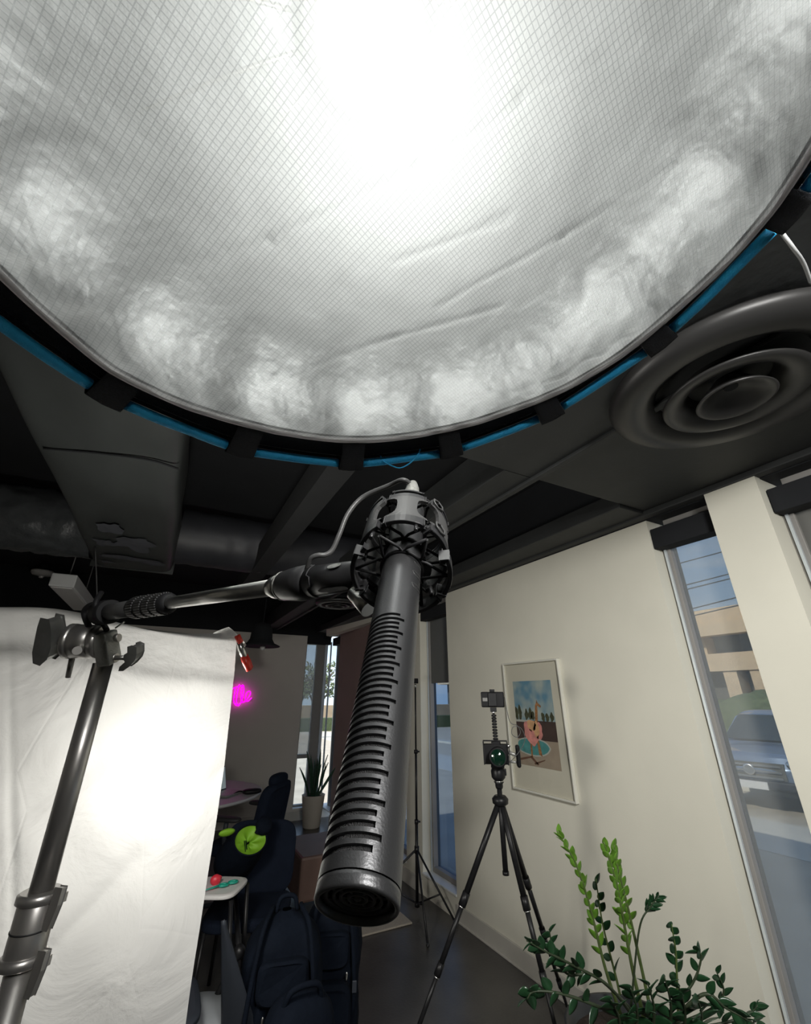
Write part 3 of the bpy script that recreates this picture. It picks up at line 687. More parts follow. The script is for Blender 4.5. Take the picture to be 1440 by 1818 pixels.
m = MB(); patch(m, 622, 598, radians(38), radians(62), 57.5, rnd=2); m.build('lock_window', m_silver, swv)
m = MB(); patch(m, 632, 580, radians(-52), radians(-30), 57.5, rnd=3); m.build('recess_slot', m_rubber, swv)
m = MB(); m.tube([bp_(bt(566), sgn*radians(q), brad(566, 57)) if abs(q) > 20 else bp_(bt(572), sgn*radians(q), brad(570, 57)) for q in range(-80, 81, 8)], .0006, 6); m.build('seam_groove', m_rubber, swv)
# link from swivel to cage
lk = MB(); lk.tube([b0+bd*bt(640), dep(652, 1030, .258), mp_(.148, radians(-100), RC)], [.0065, .0055, .004], 12); lk.build('joint_arm', m_mount, swv)
lk = MB(); lk.cyl(dep(628, 1052, .262), dep(655, 1082, .250), .0048, .0052, 24); lk.build('tilt_bolt', m_silver, swv)
lk = MB(); lk.cyl(dep(640, 1040, .268), dep(672, 1070, .256), .0075, .0075, 28); lk.build('tilt_knob', m_mount, swv)

boom = thing('boom_pole', b0+bd*bt(400), 'silver and black telescopic boom pole reaching from grip head to shock mount', 'boom pole')
blathe(MB(), [(556, 48), (552, 62), (535, 62), (520, 57), (508, 52), (505, 48)]).build('end_collar', m_mount, boom)
blathe(MB(), [(507, 52), (505, 52), (503, 49)]).build('collar_band', m_cast, boom)
blathe(MB(), [(504, 46), (490, 41), (484, 33), (482, 31)]).build('silver_ferrule', m_silver, boom)
blathe(MB(), [(484, 30), (300, 20.5)]).build('silver_section', m_silver, boom)
blathe(MB(), [(302, 24), (299, 36), (240, 36), (236, 30)]).build('lock_ring', m_rubber, boom)
lr = MB()
for i, px in enumerate((295, 282, 268, 254)):
    t0, t1 = bt(px), bt(px-10); r = brad(px-5, 40)
    for k in range(28):
        a = 2*pi*k/28; a2 = a+2*pi/28*.62
        P = [bp_(t0, a, r), bp_(t0, a2, r), bp_(t1, a2, r), bp_(t1, a, r)]; Q = [bp_(t0, a, r*.86), bp_(t0, a2, r*.86), bp_(t1, a2, r*.86), bp_(t1, a, r*.86)]
        lr.add(P+Q, [(0, 1, 2, 3), (4, 5, 1, 0), (5, 6, 2, 1), (6, 7, 3, 2), (7, 4, 0, 3)])
lr.build('lock_ribs', m_mountl, boom)
blathe(MB(), [(240, 30), (176, 27)]).build('black_section', m_mountl, boom)
m = MB(); mr_ = bt(180)
m.cyl(b0+bd*(bt(196)), b0+bd*bt(168), brad(180, 40), brad(180, 44), 30); m.build('pole_end_grip', m_rubber, boom)

# ------------------------------------------------------------------ C-stand with grip head
SX, SY = -.0905, .857
st = thing('light_stand', (SX, SY, 0), 'chrome steel light stand with grip head, in front of the white sheet', 'light stand')
def sz(py): # height on the stand axis for picture row
    lo, hi = 0, 2.4
    for _ in range(40):
        m = (lo+hi)/2; p = V((SX, SY, m))-EYE; y = 909-F_PX*p.dot(CU)/p.dot(CF)
        if y > py: lo = m
        else: hi = m
    return lo
def srad(py, wpx): p = V((SX, SY, sz(py)))-EYE; return wpx/2/F_PX*p.dot(CF)
def sseg(L_, name, m, n=36): return MB().lathe([(srad(py, w_), sz(py)) for py, w_ in L_][::-1], (SX, SY, 0), (0, 0, 1), n).build(name, m, st)
R1 = srad(1300, 33)
MB().lathe([(R1, sz(1590)), (R1, sz(1178))], (SX, SY, 0), (0, 0, 1), 36).build('upper_riser', m_chrome, st)
R2 = srad(1640, 60)
MB().lathe([(R2*.98, sz(1705)), (R2, sz(1702)), (R2, sz(1590)), (R2*.9, sz(1586))], (SX, SY, 0), (0, 0, 1), 36).build('lower_sleeve', m_chrome, st)
MB().lathe([(R2*1.03, sz(1649)), (R2*1.03, sz(1646))], (SX, SY, 0), (0, 0, 1), 36).build('sleeve_seam', m_rubber, st)
MB().lathe([(R1*1.12, .12), (R1*1.12, sz(1704))], (SX, SY, 0), (0, 0, 1), 36).build('lower_riser', m_chrome, st)
for py in (1590, 1702):
    z = sz(py); m = MB(); m.lathe([(R2*1.02, z-.006), (R2*1.16, z-.004), (R2*1.16, z+.004), (R2*1.02, z+.006)], (SX, SY, 0), (0, 0, 1), 36)
    er = CR*.9 - CF*.2; er.z = 0; er.normalize()
    m.box(V((SX, SY, z))+er*(R2*1.35), (.012, .014, .010), frame(er)); m.build('clamp_collar', m_chrome, st)
    MB().prism([V((SX, SY, z+.012))+er*(R2*1.3), V((SX, SY, z+.012))+er*(R2*1.75), V((SX, SY, z-.006))+er*(R2*1.7), V((SX, SY, z-.030))+er*(R2*1.45), V((SX, SY, z-.030))+er*(R2*1.15)], er.cross(V((0, 0, 1)))*.008).build('clamp_lever', m_chrome, st, bevel=.001)
for k in range(3):
    a = radians(200+120*k); dv = V((cos(a), sin(a), 0))
    MB().tube(catmull([V((SX, SY, .16))+dv*.02, V((SX, SY, .15))+dv*.10, V((SX, SY, .03))+dv*.30, V((SX, SY, .012))+dv*.45], 5), .011, 12).build('leg', m_chrome, st)
# grip head
D_ = .655
gc = dep(160, 1142, D_); hxx = CR.copy(); FH = Matrix((CR, CF, CU)).transposed()
sx = D_/F_PX
def P2(px, py, dd=0): return dep(px, py, D_+dd)
MB().box(P2(190, 1150), (24*sx, 34*sx, 56*sx), Matrix((CR*.985+CU*.12, CF, CU*.985-CR*.17)).transposed()).build('grip_block', m_cast, st, bevel=.002)
MB().lathe([(28*sx, 0), (30*sx, 2*sx), (30*sx, 10*sx), (27*sx, 11*sx), (29*sx, 12*sx), (29*sx, 40*sx), (26*sx, 42*sx), (28*sx, 43*sx), (28*sx, 56*sx)], P2(121, 1138), CR*.99-CU*.06+CF*.12, 40).build('grip_discs', m_chrome, st)
MB().cyl(P2(98, 1134), P2(124, 1136), 6*sx).build('knob_shaft', m_chrome, st)
kn = MB(); ka = P2(92, 1133, -.01)
kp = []
for (x, y) in ((-4, 36), (6, 34), (9, 15), (8, -12), (2, -30), (-8, -39), (-16, -36), (-17, -20), (-12, 5), (-8, 24)):
    kp.append(ka + CR*(x*sx) + CU*(y*sx) - CF*.014)
kn.prism(kp, CF*.028); kn.build('t_handle', m_castd, st, bevel=.003)
MB().cyl(P2(128, 1168), P2(121, 1202), 4.5*sx).build('baby_pin', m_chrome, st)
MB().cyl(P2(137, 1155, -.034*1), P2(137, 1155, -.020), 7*sx).build('grip_hole_bushing', m_chrome, st)
MB().cyl(P2(203, 1168), P2(222, 1168), 4*sx).cyl(P2(200, 1168), P2(207, 1168), 8*sx).build('small_knob_shaft', m_chrome, st)
kp = [P2(228, 1168, -.010)+CR*(x*sx)+CU*(y*sx) for x, y in ((0, 18), (6, 20), (12, 17), (12, 5), (9, -4), (0, -14), (-10, -21), (-15, -21), (-14, -17), (-4, -8), (-7, -2), (-6, 4), (0, 8))]
MB().prism(kp, CF*.02).build('small_t_handle', m_castd, st, bevel=.002)
MB().cyl(P2(205, 1133), P2(212, 1132), 7*sx).build('side_bolt', m_chrome, st)
MB().tube(catmull([P2(158, 1112), P2(152, 1098), P2(150, 1085, .0), P2(160, 1075), P2(176, 1072)], 5), 5*sx, 12).tube(catmull([P2(190, 1120), P2(186, 1112), P2(172, 1092, -.02), P2(170, 1070, -.02), P2(180, 1052)], 5), 4.5*sx, 10).build('pole_cradle', m_rubber, st)
MB().cyl(P2(205, 1115), P2(221, 1104), 1.5*sx, n=8).build('bail_wire', m_silver, st)

# ------------------------------------------------------------------ white sheet, its clamp and crossbar
def sheet_base(u, v):
    # u from left (off frame) to right edge, v from top down
    TL = V((-1.35, 1.30, 1.86)); TRi = dep(417, 1131, 1.36); BRi = V((TRi.x+.075, TRi.y+.03, .12)); BL_ = V((-1.35, 1.22, .12))
    return (TL*(1-u)+TRi*u)*(1-v) + (BL_*(1-u)+BRi*u)*v
def shf(u, v):
    p = sheet_base(u, v)
    w_ = .010*sin(u*31+v*3)*(v**.5) + .02*noise.noise(V((u*5, v*2.5, 0))) + .006*noise.noise(V((u*14-v*9, v*6, 4)))
    # diagonal pull folds from the clamped corner and a sagging hem a hand below the top
    for (k, off, hh, wd) in ((.55, .10, .018, .030), (1.0, .22, .012, .020), (-1.6, .92, .010, .010), (-2.3, 1.12, .008, .009), (1.9, .60, .008, .010), (-3.4, 1.25, .010, .012), (.5, .62, .006, .008), (2.8, .95, .010, .016)):
        d = abs((1-u)*k - (v-off)*1.0); w_ += hh*(.6+.8*noise.noise(V((u*6, v*4, k))))*math.exp(-((d+.012*noise.noise(V((u*9, v*5, 7))))/wd)**2)*min(1, 4*v)
    hem = .072 + .012*sin(u*7)
    w_ -= (.040*(1-.5*u))*(1/(1+math.exp(-(v-hem)*170)))*math.exp(-max(0, v-hem)*2.2)
    z = 0.012*sin(u*20)*(1-v)**8
    if u > .93: z += 0
    edge = .012*sin(v*7+.5)*max(0, (u-.8)/.2)
    return p + V((edge, -w_, z))
sh = MB(); sh.grid(shf, 260, 220)
tag(sh.build('muslin_sheet', m_sheet, loc=(-.5, 1.4, .12)), 'big white muslin sheet hung as a glowing diffuser on the left', 'sheet')
top = thing('backdrop_crossbar', (-1.3, 1.36, 0), 'thin metal crossbar and upright holding up the white sheet', 'backdrop stand')
TLp = shf(0, .012); TRp = shf(1, .012)
MB().cyl(V((-1.36, TLp.y+.03, TLp.z)), TRp+V((.0, .02, -.005)), .010).build('crossbar', m_cast, top)
MB().cyl(V((-1.36, TLp.y+.03, 0)), V((-1.36, TLp.y+.03, TLp.z)), .013).build('upright', m_cast, top)
for k in range(3):
    a = radians(90+120*k); MB().cyl(V((-1.36, TLp.y+.03, .35)), V((-1.36+.35*cos(a), TLp.y+.03+.35*sin(a), .01)), .009).build('leg', m_cast, top)
# gathered peak of cloth under the clamp
def pk(u, v):
    a = u*2*pi; q = 1-v
    return dep(398+24*cos(a)*q+8*v, 1128-5*sin(a)*q-15*v**.8, 1.355+.02*sin(a)*q)
tag(MB().grid(pk, 24, 8).build('cloth_peak', m_sheet), 'gathered white cloth tuft pinched at the right corner of the sheet', 'cloth')
cl = thing('spring_clamp', dep(428, 1150, 1.34), 'red tipped silver spring clamp on the corner of the white sheet', 'clamp')
k_ = 1.34/F_PX
def cpnt(px, py, dd=0): return dep(px, py, 1.34+dd)
MB().cyl(cpnt(421, 1128), cpnt(427, 1141), 5*k_, 5.5*k_).build('jaw_tip', m_red, cl)
MB().tube([cpnt(424, 1139), cpnt(428, 1152), cpnt(434, 1166)], [4.5*k_, 6*k_, 5*k_], 12).build('clamp_arm', m_silver, cl)
MB().tube([cpnt(430, 1140, .01)+(CR*cos(q*.9)+CU*sin(q*.9))*4*k_ + CF*.0006*q - CU*(q*.35*k_) for q in range(26)], .8*k_, 6).build('coil_spring', m_chrome, cl)
MB().tube([cpnt(432, 1165), cpnt(437, 1176), cpnt(443, 1190)], [5.5*k_, 6.5*k_, 5.5*k_], 14).tube([cpnt(436, 1163, .012), cpnt(441, 1175, .018), cpnt(446, 1186, .02)], [4*k_, 5*k_, 4*k_], 14).build('handle_grip', m_red, cl)
# lamp hidden behind the sheet
sl = thing('studio_lamp', (SHEET_LAMP.x-.30, SHEET_LAMP.y+.25, 0), 'studio lamp on a stand glowing behind the white sheet', 'studio light')
c = SHEET_LAMP + V((-.30, .22, 0)); dv = (SHEET_LAMP-c).normalized()
MB().lathe([(.05, 0), (.055, .02), (.055, .16), (.07, .19), (.09, .22)], c-dv*.06, dv, 32).build('lamp_head', m_mount, sl)
MB().cyl((c.x, c.y, .0), c, .012).build('stand_pole', m_tri, sl)

# ------------------------------------------------------------------ tripod with camera (in front of the right wall)
AP = dep(888, 1418, 2.2)
tr = thing('tripod', (AP.x, AP.y, 0), 'black camera tripod standing before the picture on the beige wall', 'tripod')
def tleg(targ, name='leg', m=None):
    d = (targ-AP).normalized(); L_ = AP.z/(-d.z); foot = AP+d*L_
    P = lambda q: AP+d*(L_*q)
    lg = MB(); s0 = .02
    lg.cyl(P(.02), P(.36), .0145, .0145).cyl(P(.34), P(.385), .018, .018)
    lg.cyl(P(.38), P(.58), .0118).cyl(P(.565), P(.605), .0155).cyl(P(.60), P(.81), .0095).cyl(P(.795), P(.83), .013).cyl(P(.82), P(.985), .0078)
    o = lg.build(name, m_tri, tr)
    MB().cyl(P(.385), P(.389), .0158).cyl(P(.606), P(.610), .0130).build('silver_lock_band', m_silver, o)
    MB().ell(foot+V((0, 0, .012)), (.015, .015, .012)).build('rubber_foot', m_rubber, o)
    return foot
tleg(dep(745, 1818, 1.86)); tleg(dep(985, 1818, 1.80)); tleg(dep(1003, 1775, 2.25))
MB().cyl(AP+V((0, 0, -.30)), AP+V((0, 0, .05)), .013).cyl(AP+V((0, 0, -.315)), AP+V((0, 0, -.30)), .016).build('centre_column', m_tri, tr)
MB().lathe([(.025, -.03), (.04, -.02), (.042, 0), (.028, .015)], AP, (0, 0, 1), 24).build('apex_hub', m_tri, tr)
H = dep(886, 1392, 2.2)
kk = 2.2/F_PX
toE = (EYE-AP); toE.z = 0; toE.normalize(); FM = frame(toE)      # y faces the viewer
rt = -FM.col[0].to_3d() if FM.col[0].to_3d().dot(CR) < 0 else FM.col[0].to_3d()
MB().lathe([(.017, 0), (.02, .01), (.02, .022), (.027, .03)], AP+V((0, 0, .045)), (0, 0, 1), 24).build('head_base', m_tri, tr)
MB().lathe([(.0215, 0), (.0215, .005)], AP+V((0, 0, .075)), (0, 0, 1), 24).build('level_ring', m_silver, tr)
MB().lathe([(.022, 0), (.036, .015), (.038, .045), (.030, .062)], AP+V((0, 0, .080)), (0, 0, 1), 24).box(AP+V((0, 0, .12))+rt*.033, (.02, .03, .03), FM).build('ball_head', m_tri, tr, bevel=.003)
MB().box(AP+V((0, 0, .148)), (.07, .06, .012), FM).build('quick_release_plate', m_tri, tr, bevel=.002)
cb = AP+V((0, 0, .154))
cam_t = thing('mirrorless_camera', cb, 'black mirrorless camera with large green tinted lens on the tripod', 'camera')
MB().box(cb+V((0, 0, .050))-rt*.005, (.128, .062, .094), FM).box(cb+V((0, 0, .10))-rt*.0, (.05, .055, .022), FM).build('camera_body', m_camb, cam_t, bevel=.006)
MB().lathe([(.040, 0), (.044, .01), (.044, .05), (.047, .055), (.047, .078), (.042, .080)], cb+V((0, 0, .045))+toE*.03+rt*.006, toE, 40).build('lens_barrel', m_camb, cam_t)
MB().lathe([(.0001, .012), (.02, .010), (.034, .004), (.041, 0)], cb+V((0, 0, .045))+toE*.108+rt*.006, toE, 36, cap=False).build('front_glass', m_green, cam_t)
cg = MB()
for sx_ in (-.068, .058):
    cg.box(cb+V((0, 0, .055))+rt*sx_, (.006, .05, .11), FM)
cg.box(cb+V((0, 0, .112))-rt*.005, (.13, .02, .006), FM); cg.build('camera_cage', m_tri, cam_t, bevel=.001)
hd = cb+V((0, 0, .042))+rt*.112
MB().box(hd, (.022, .055, .105), FM).build('side_grip_handle', m_camb, cam_t, bevel=.009)
MB().cyl(cb+V((0, 0, .06))+rt*.06, hd, .009).cyl(cb+V((0, 0, .015))+rt*.06, hd+V((0, 0, -.03)), .006).build('grip_bracket', m_cast, cam_t)
MB().ell(cb+V((0, 0, .088))+rt*.064, (.012, .012, .012)).build('silver_dial', m_silver, cam_t)
arm = MB(); a0 = cb+V((0, 0, .115)); a1 = a0+V((0, 0, .115))
for i in range(9): p = lerp(a0, a1, i/8); arm.lathe([(.010, 0), (.014, .003), (.014, .009), (.010, .012)], p, (0, 0, 1), 18)
arm_t = thing('articulating_arm', a0, 'small ribbed black arm joining the camera to the monitor above it', 'mounting arm')
arm.build('arm_body', m_tri, arm_t)
MB().ell(a1+V((0, 0, -.010))-rt*.0, (.012, .012, .010)).ell(a1+V((0, 0, .022)), (.010, .010, .010)).build('silver_ball', m_silver, arm_t)
mo = a1+V((0, 0, .088))
mon = thing('field_monitor', mo-V((0, 0, .04)), 'small black field monitor mounted above the camera, its back toward the viewer', 'monitor')
MB().box(mo, (.128, .020, .080), FM).build('monitor_body', m_camb, mon, bevel=.006)
MB().box(mo+toE*.018+rt*.0, (.045, .022, .070), FM).build('battery', m_tri, mon, bevel=.003)
MB().box(mo+toE*.012-rt*.042+V((0, 0, .0)), (.026, .004, .018), FM).build('grey_port_cover', m_castd, mon)
MB().box(mo+V((0, 0, .046)), (.028, .020, .014), FM).build('clamp_top', m_camb, mon, bevel=.002)
MB().box(mo-V((0, 0, .052)), (.035, .02, .022), FM).build('clamp_foot', m_tri, mon, bevel=.002)
q = mo+rt*.066+V((0, 0, .012))
wire('hdmi_cable', [q, dep(905, 1280, 2.16), dep(918, 1288, 2.15), dep(924, 1300, 2.15), dep(918, 1309, 2.15), dep(909, 1303, 2.15), dep(911, 1291, 2.15), dep(924, 1292, 2.15), dep(932, 1310, 2.15), dep(925, 1330, 2.15), dep(905, 1352, 2.17), cb+V((0, 0, .075))+rt*.07], .0017, m_cable, 'thin looping cable from the monitor down to the camera', 'cable')

# ------------------------------------------------------------------ slim light stand beside the second window
Lp = V((2.16, 3.86, 0))
ls = thing('light_stand', Lp, 'slim black light stand on the floor beside the narrow right-hand windows', 'light stand')
zt = 1.74
MB().cyl(Lp+V((0, 0, .06)), Lp+V((0, 0, .62)), .013).cyl(Lp+V((0, 0, .60)), Lp+V((0, 0, 1.15)), .010).cyl(Lp+V((0, 0, 1.13)), Lp+V((0, 0, zt-.05)), .0075).build('pole', m_tri, ls)
MB().cyl(Lp+V((0, 0, zt-.05)), Lp+V((0, 0, zt-.015)), .008).build('spigot', m_silver, ls)
MB().box(Lp+V((-.01, -.01, zt+.01)), (.05, .05, .045)).build('cold_shoe_head', m_camb, ls, bevel=.004)
for z in (.62, 1.15): MB().cyl(Lp+V((0, 0, z-.015)), Lp+V((0, 0, z+.015)), .017).cyl(Lp+V((0, 0, z)), Lp+V((.03, -.015, z)), .007).build('lock_knob', m_tri, ls)
MB().cyl(Lp+V((0, 0, .40)), Lp+V((0, 0, .45)), .02).cyl(Lp+V((0, 0, .05)), Lp+V((0, 0, .08)), .02).build('leg_collar', m_tri, ls)
for fx, fy in ((1.985, 3.40), (2.33, 3.55), (1.83, 4.22)):
    f = V((fx, fy, .012)); o = MB().cyl(Lp+V((0, 0, .43)), f, .008).build('leg', m_tri, ls)
    h = lerp(Lp+V((0, 0, .43)), f, .62); MB().cyl(Lp+V((0, 0, .07)), h, .006).build('brace', m_tri, o)
    MB().ell(f, (.012, .012, .012)).build('rubber_foot', m_rubber, o)

# ------------------------------------------------------------------ framed picture
def wp(y, z, d=0): return V((XW-d, y, z))
y0, y1 = 2.225, 2.80; z0, z1 = 1.005, 1.85
pf = thing('framed_print', (XW, (y0+y1)/2, z0), 'clear framed print of a giraffe in pink fluff beside a pool on the beige wall', 'picture')
f = MB(); tk = .028
f.bx(XW-tk, XW, y0, y0+.012, z0, z1).bx(XW-tk, XW, y1-.012, y1, z0, z1).bx(XW-tk, XW, y0+.012, y1-.012, z0, z0+.012).bx(XW-tk, XW, y0+.012, y1-.012, z1-.012, z1)
f.build('frame', m_frame, pf, bevel=.003)
MB().bx(XW-.010, XW-.004, y0+.012, y1-.012, z0+.012, z1-.012).build('mount_board', m_mat, pf)
m_sky = bpy.data.materials.new('printed_blue_sky'); m_sky.use_nodes = True
nt = m_sky.node_tree; N = nt.nodes; L = nt.links; b = N['Principled BSDF']; b.inputs['Roughness'].default_value = .6
t_ = N.new('ShaderNodeTexCoord'); nz = N.new('ShaderNodeTexNoise'); nz.inputs['Scale'].default_value = 7; L.new(t_.outputs['Object'], nz.inputs[0])
r_ = N.new('ShaderNodeValToRGB'); r_.color_ramp.elements[0].position = .42; r_.color_ramp.elements[0].color = (.14, .30, .42, 1); r_.color_ramp.elements[1].position = .68; r_.color_ramp.elements[1].color = (.50, .55, .50, 1)
L.new(nz.outputs[0], r_.inputs[0]); L.new(r_.outputs[0], b.inputs['Base Color'])
pm = [m_sky, mat('printed_trees', (.07, .075, .04), .7, var=.4, vscale=40), mat('printed_dark_fence', (.07, .045, .04), .7, var=.2, vscale=30), mat('printed_pool_water', (.09, .31, .31), .6, var=.2, vscale=30),
      mat('printed_paving', (.38, .31, .24), .7, var=.08, vscale=20), mat('printed_pink_fluff', (.75, .30, .27), .8, var=.2, vscale=35), mat('printed_giraffe_hide', (.36, .17, .07), .7, var=.5, vscale=70), mat('printed_orange_fluff', (.72, .42, .22), .8, var=.2, vscale=35), mat('printed_pale_rim', (.5, .52, .48), .7), mat('printed_long_shadow', (.17, .09, .06), .7)]
pr = MB(); py0, py1, pz0, pz1 = y0+.10, y1-.085, z0+.16, z1-.135
def pq(u, v, l): return V((XW-.0105-.0003*l, lerp(py1, py0, u), lerp(pz0, pz1, v)))     # u left to right as seen
def poly(pts, l, mi): pr.prism([pq(u, v, l) for u, v in pts], (.0003, 0, 0), mi)
def blob(cu, cv, ru, rv, l, mi, j=.15, n=22, ph=0): poly([(min(1, max(0, cu+ru*cos(2*pi*i/n)*(1+j*sin(5*i+ph)))), min(1, max(0, cv+rv*sin(2*pi*i/n)*(1+j*cos(7*i+ph))))) for i in range(n)], l, mi)
poly([(0, .0), (1, .0), (1, .35), (0, .35)], 0, 4); poly([(0, .5), (1, .5), (1, 1), (0, 1)], 0, 0)
poly([(0, .30), (1, .30), (1, .52), (0, .52)], 1, 2); poly([(0, .50), (.38, .50), (.38, .525), (0, .525)], 2, 8)
for cu, h in ((.04, .16), (.13, .18), (.30, .13), (.40, .15), (.46, .11), (.72, .10), (.82, .09), (.93, .10)): blob(cu, .52+h/2, .045, h/2, 1, 1, .2, ph=cu*9)
blob(.38, .22, .44, .105, 2, 8, .03); blob(.38, .22, .41, .09, 3, 3, .03)
poly([(.50, .48), (.57, .48), (.60, .64), (.60, .70), (.68, .675), (.70, .695), (.62, .735), (.60, .77), (.585, .735), (.55, .70)], 4, 6)
poly([(.32, .10), (.36, .10), (.37, .30), (.33, .30)], 4, 6); poly([(.52, .14), (.60, .12), (.55, .30), (.50, .30)], 4, 6)
blob(.30, .40, .10, .115, 5, 5); blob(.44, .36, .11, .125, 5, 5, ph=2); blob(.57, .40, .09, .105, 5, 5, ph=4); blob(.41, .47, .12, .06, 6, 7); blob(.52, .42, .07, .09, 6, 7, ph=3); blob(.36, .33, .08, .07, 6, 5, ph=1)
poly([(.02, .045), (.30, .09), (.46, .02), (.50, .03), (.33, .115), (.02, .07)], 4, 9); poly([(.40, .02), (.64, .08), (.66, .095), (.38, .04)], 4, 9)
pr.build('print', pm, pf)
MB().bx(XW-.0235, XW-.0215, y0+.012, y1-.012, z0+.012, z1-.012).build('glazing', glass('picture_glazing', (.96, .96, .95)), pf)

# ------------------------------------------------------------------ neon sign
ns = thing('neon_sign', ony(428, 1235, YB-.03), 'glowing magenta script neon sign on the grey wall beyond the sheet', 'neon sign')
def nw(pts): return MB().tube(catmull([ony(x, y, YB-.05) for x, y in pts], 8), .0065, 10)
nw([(418, 1222), (415, 1243), (419, 1252), (424, 1250)]).build('letter_t', m_neon, ns)
nw([(412, 1223), (422, 1219), (431, 1217)]).build('cross_stroke', m_neon, ns)
nw([(425, 1215), (421, 1232), (420, 1247), (423, 1253), (428, 1247)]).build('letter_t', m_neon, ns)
nw([(428, 1247), (432, 1232), (433, 1220), (430, 1217), (428, 1232), (430, 1246), (434, 1246)]).build('letter_l', m_neon, ns)
nw([(434, 1246), (440, 1240), (445, 1231), (442, 1227), (437, 1232), (436, 1242), (440, 1245), (447, 1239)]).build('letter_e', m_neon, ns)
MB().bx(ony(412, 1235, YB).x-.35, ony(447, 1235, YB).x+.02, YB-.022, YB-.001, 1.55, 1.60).build('backing_rail', glass('clear_acrylic', (.95, .95, .95)), ns)

# ------------------------------------------------------------------ far-left furniture: desk, laptop, chairs, bags
dc = V((.33, 5.35, 0))
dk = thing('round_desk', dc, 'round white desk with a laptop on it in front of the neon wall', 'desk')
MB().lathe([(.72, .715), (.78, .72), (.785, .74), (.775, .745)], dc, (0, 0, 1), 72).build('tabletop', m_white, dk)
MB().cyl(dc+V((0, 0, .03)), dc+V((0, 0, .715)), .05).build('pedestal', m_white, dk)
MB().lathe([(.36, 0), (.36, .015), (.05, .04)], dc, (0, 0, 1), 40).build('base', m_white, dk)
lpz = .748; lc = onz(402, 1410, lpz); lfm = frame(V((.75, -.65, 0)))
lt = thing('laptop', (lc.x, lc.y, lpz), 'open laptop with pale screen on the round white desk', 'laptop')
MB().box((lc.x, lc.y, lpz+.008), (.30, .21, .014), lfm).build('keyboard_base', m_cast, lt, bevel=.003)
bk = lc+V((-.09*.75, .09*.65, 0)); sm_ = frame(V((.75, -.65, .25)).normalized())
bk = V((lc.x, lc.y, lpz+.015))-lfm.col[1].to_3d()*.105; sc = bk+V((0, 0, .10))-lfm.col[1].to_3d()*.03
MB().box(sc, (.30, .008, .21), sm_).build('screen_lid', m_graych, lt, bevel=.003)
MB().box(sc+sm_.col[1].to_3d()*.006, (.28, .003, .19), sm_).build('screen', mat('pale_screen', (.3, .33, .34), .3, emit=(.35, .42, .44), estr=.35), lt)
c = onz(447, 1409, lpz)
tag(MB().ell((c.x, c.y, lpz+.02), (.09, .05, .022), e=.7).tube(catmull([(c.x-.05, c.y+.02, lpz+.01), (c.x-.11, c.y+.05, lpz+.02), (c.x-.17, c.y, lpz+.01)], 6), .006, 8).build('desk_phone', m_camb), 'small dark gadget with a cord at the right end of the round desk', 'gadget')

def rslab(mb, c, M_, w_, h_, t_, rr=.05, bulge=0.0, mat=0):  # rounded slab, local x width, z height, y thickness
    n = 28
    def fn(u, v):
        a = u*2*pi; e = .45; q = 1-abs(2*v-1)**6*.12
        x = math.copysign(abs(cos(a))**e, cos(a))*w_/2*q; z = math.copysign(abs(sin(a))**e, sin(a))*h_/2*q
        y = (v-.5)*t_ + bulge*(1-(2*x/w_)**2)
        return V(c) + M_ @ V((x, y, z))
    mb.grid(fn, 40, 8)
    for v in (0, 1):
        pts = [fn(i/40, v) for i in range(40)]; k = len(mb.v); mb.add(pts, [list(range(40)) if v else list(range(40))[::-1]], mat)
    return mb
cc = V((.84, 4.45, 0))
oc = thing('office_chair', cc, 'dark navy office chair with armrests pulled up to the round desk', 'office chair')
om = frame(V((-.75, .66, 0)))          # faces the desk
fwd = om.col[1].to_3d(); rgt = om.col[0].to_3d()
rslab(MB(), cc+V((0, 0, .72))-fwd*.22, om @ Matrix.Rotation(radians(9), 3, 'X'), .44, .46, .07, bulge=-.04).build('backrest', m_navy, oc)
MB().ell(cc+V((0, 0, .955))-fwd*.26, (.13, .045, .05), om, e=.7).build('headrest', m_navy, oc)
rslab(MB(), cc+V((0, 0, .49)), om @ Matrix.Rotation(radians(90), 3, 'X'), .48, .46, .08).build('seat', m_navy, oc)
for sgn_ in (-1, 1):
    o = MB().tube(catmull([cc+rgt*.25*sgn_+V((0, 0, .50)), cc+rgt*.29*sgn_+V((0, 0, .60)), cc+rgt*.29*sgn_+V((0, 0, .70))], 4), .018, 10).build('armrest', m_graych, oc)
    MB().ell(cc+rgt*.29*sgn_+V((0, 0, .72))+fwd*.02, (.045, .14, .018), om, e=.6).build('arm_pad', m_rubber, o)
MB().cyl(cc+V((0, 0, .12)), cc+V((0, 0, .46)), .028).build('gas_column', m_graych, oc)
for k in range(5):
    a = 2*pi*k/5; dv = V((cos(a), sin(a), 0)); o = MB().tube([cc+V((0, 0, .12)), cc+dv*.30+V((0, 0, .07))], [.025, .015], 10).build('base_arm', m_graych, oc)
    MB().cyl(cc+dv*.30+V((-.012, 0, .032)), cc+dv*.30+V((.012, 0, .032)), .030).build('caster', m_rubber, o)

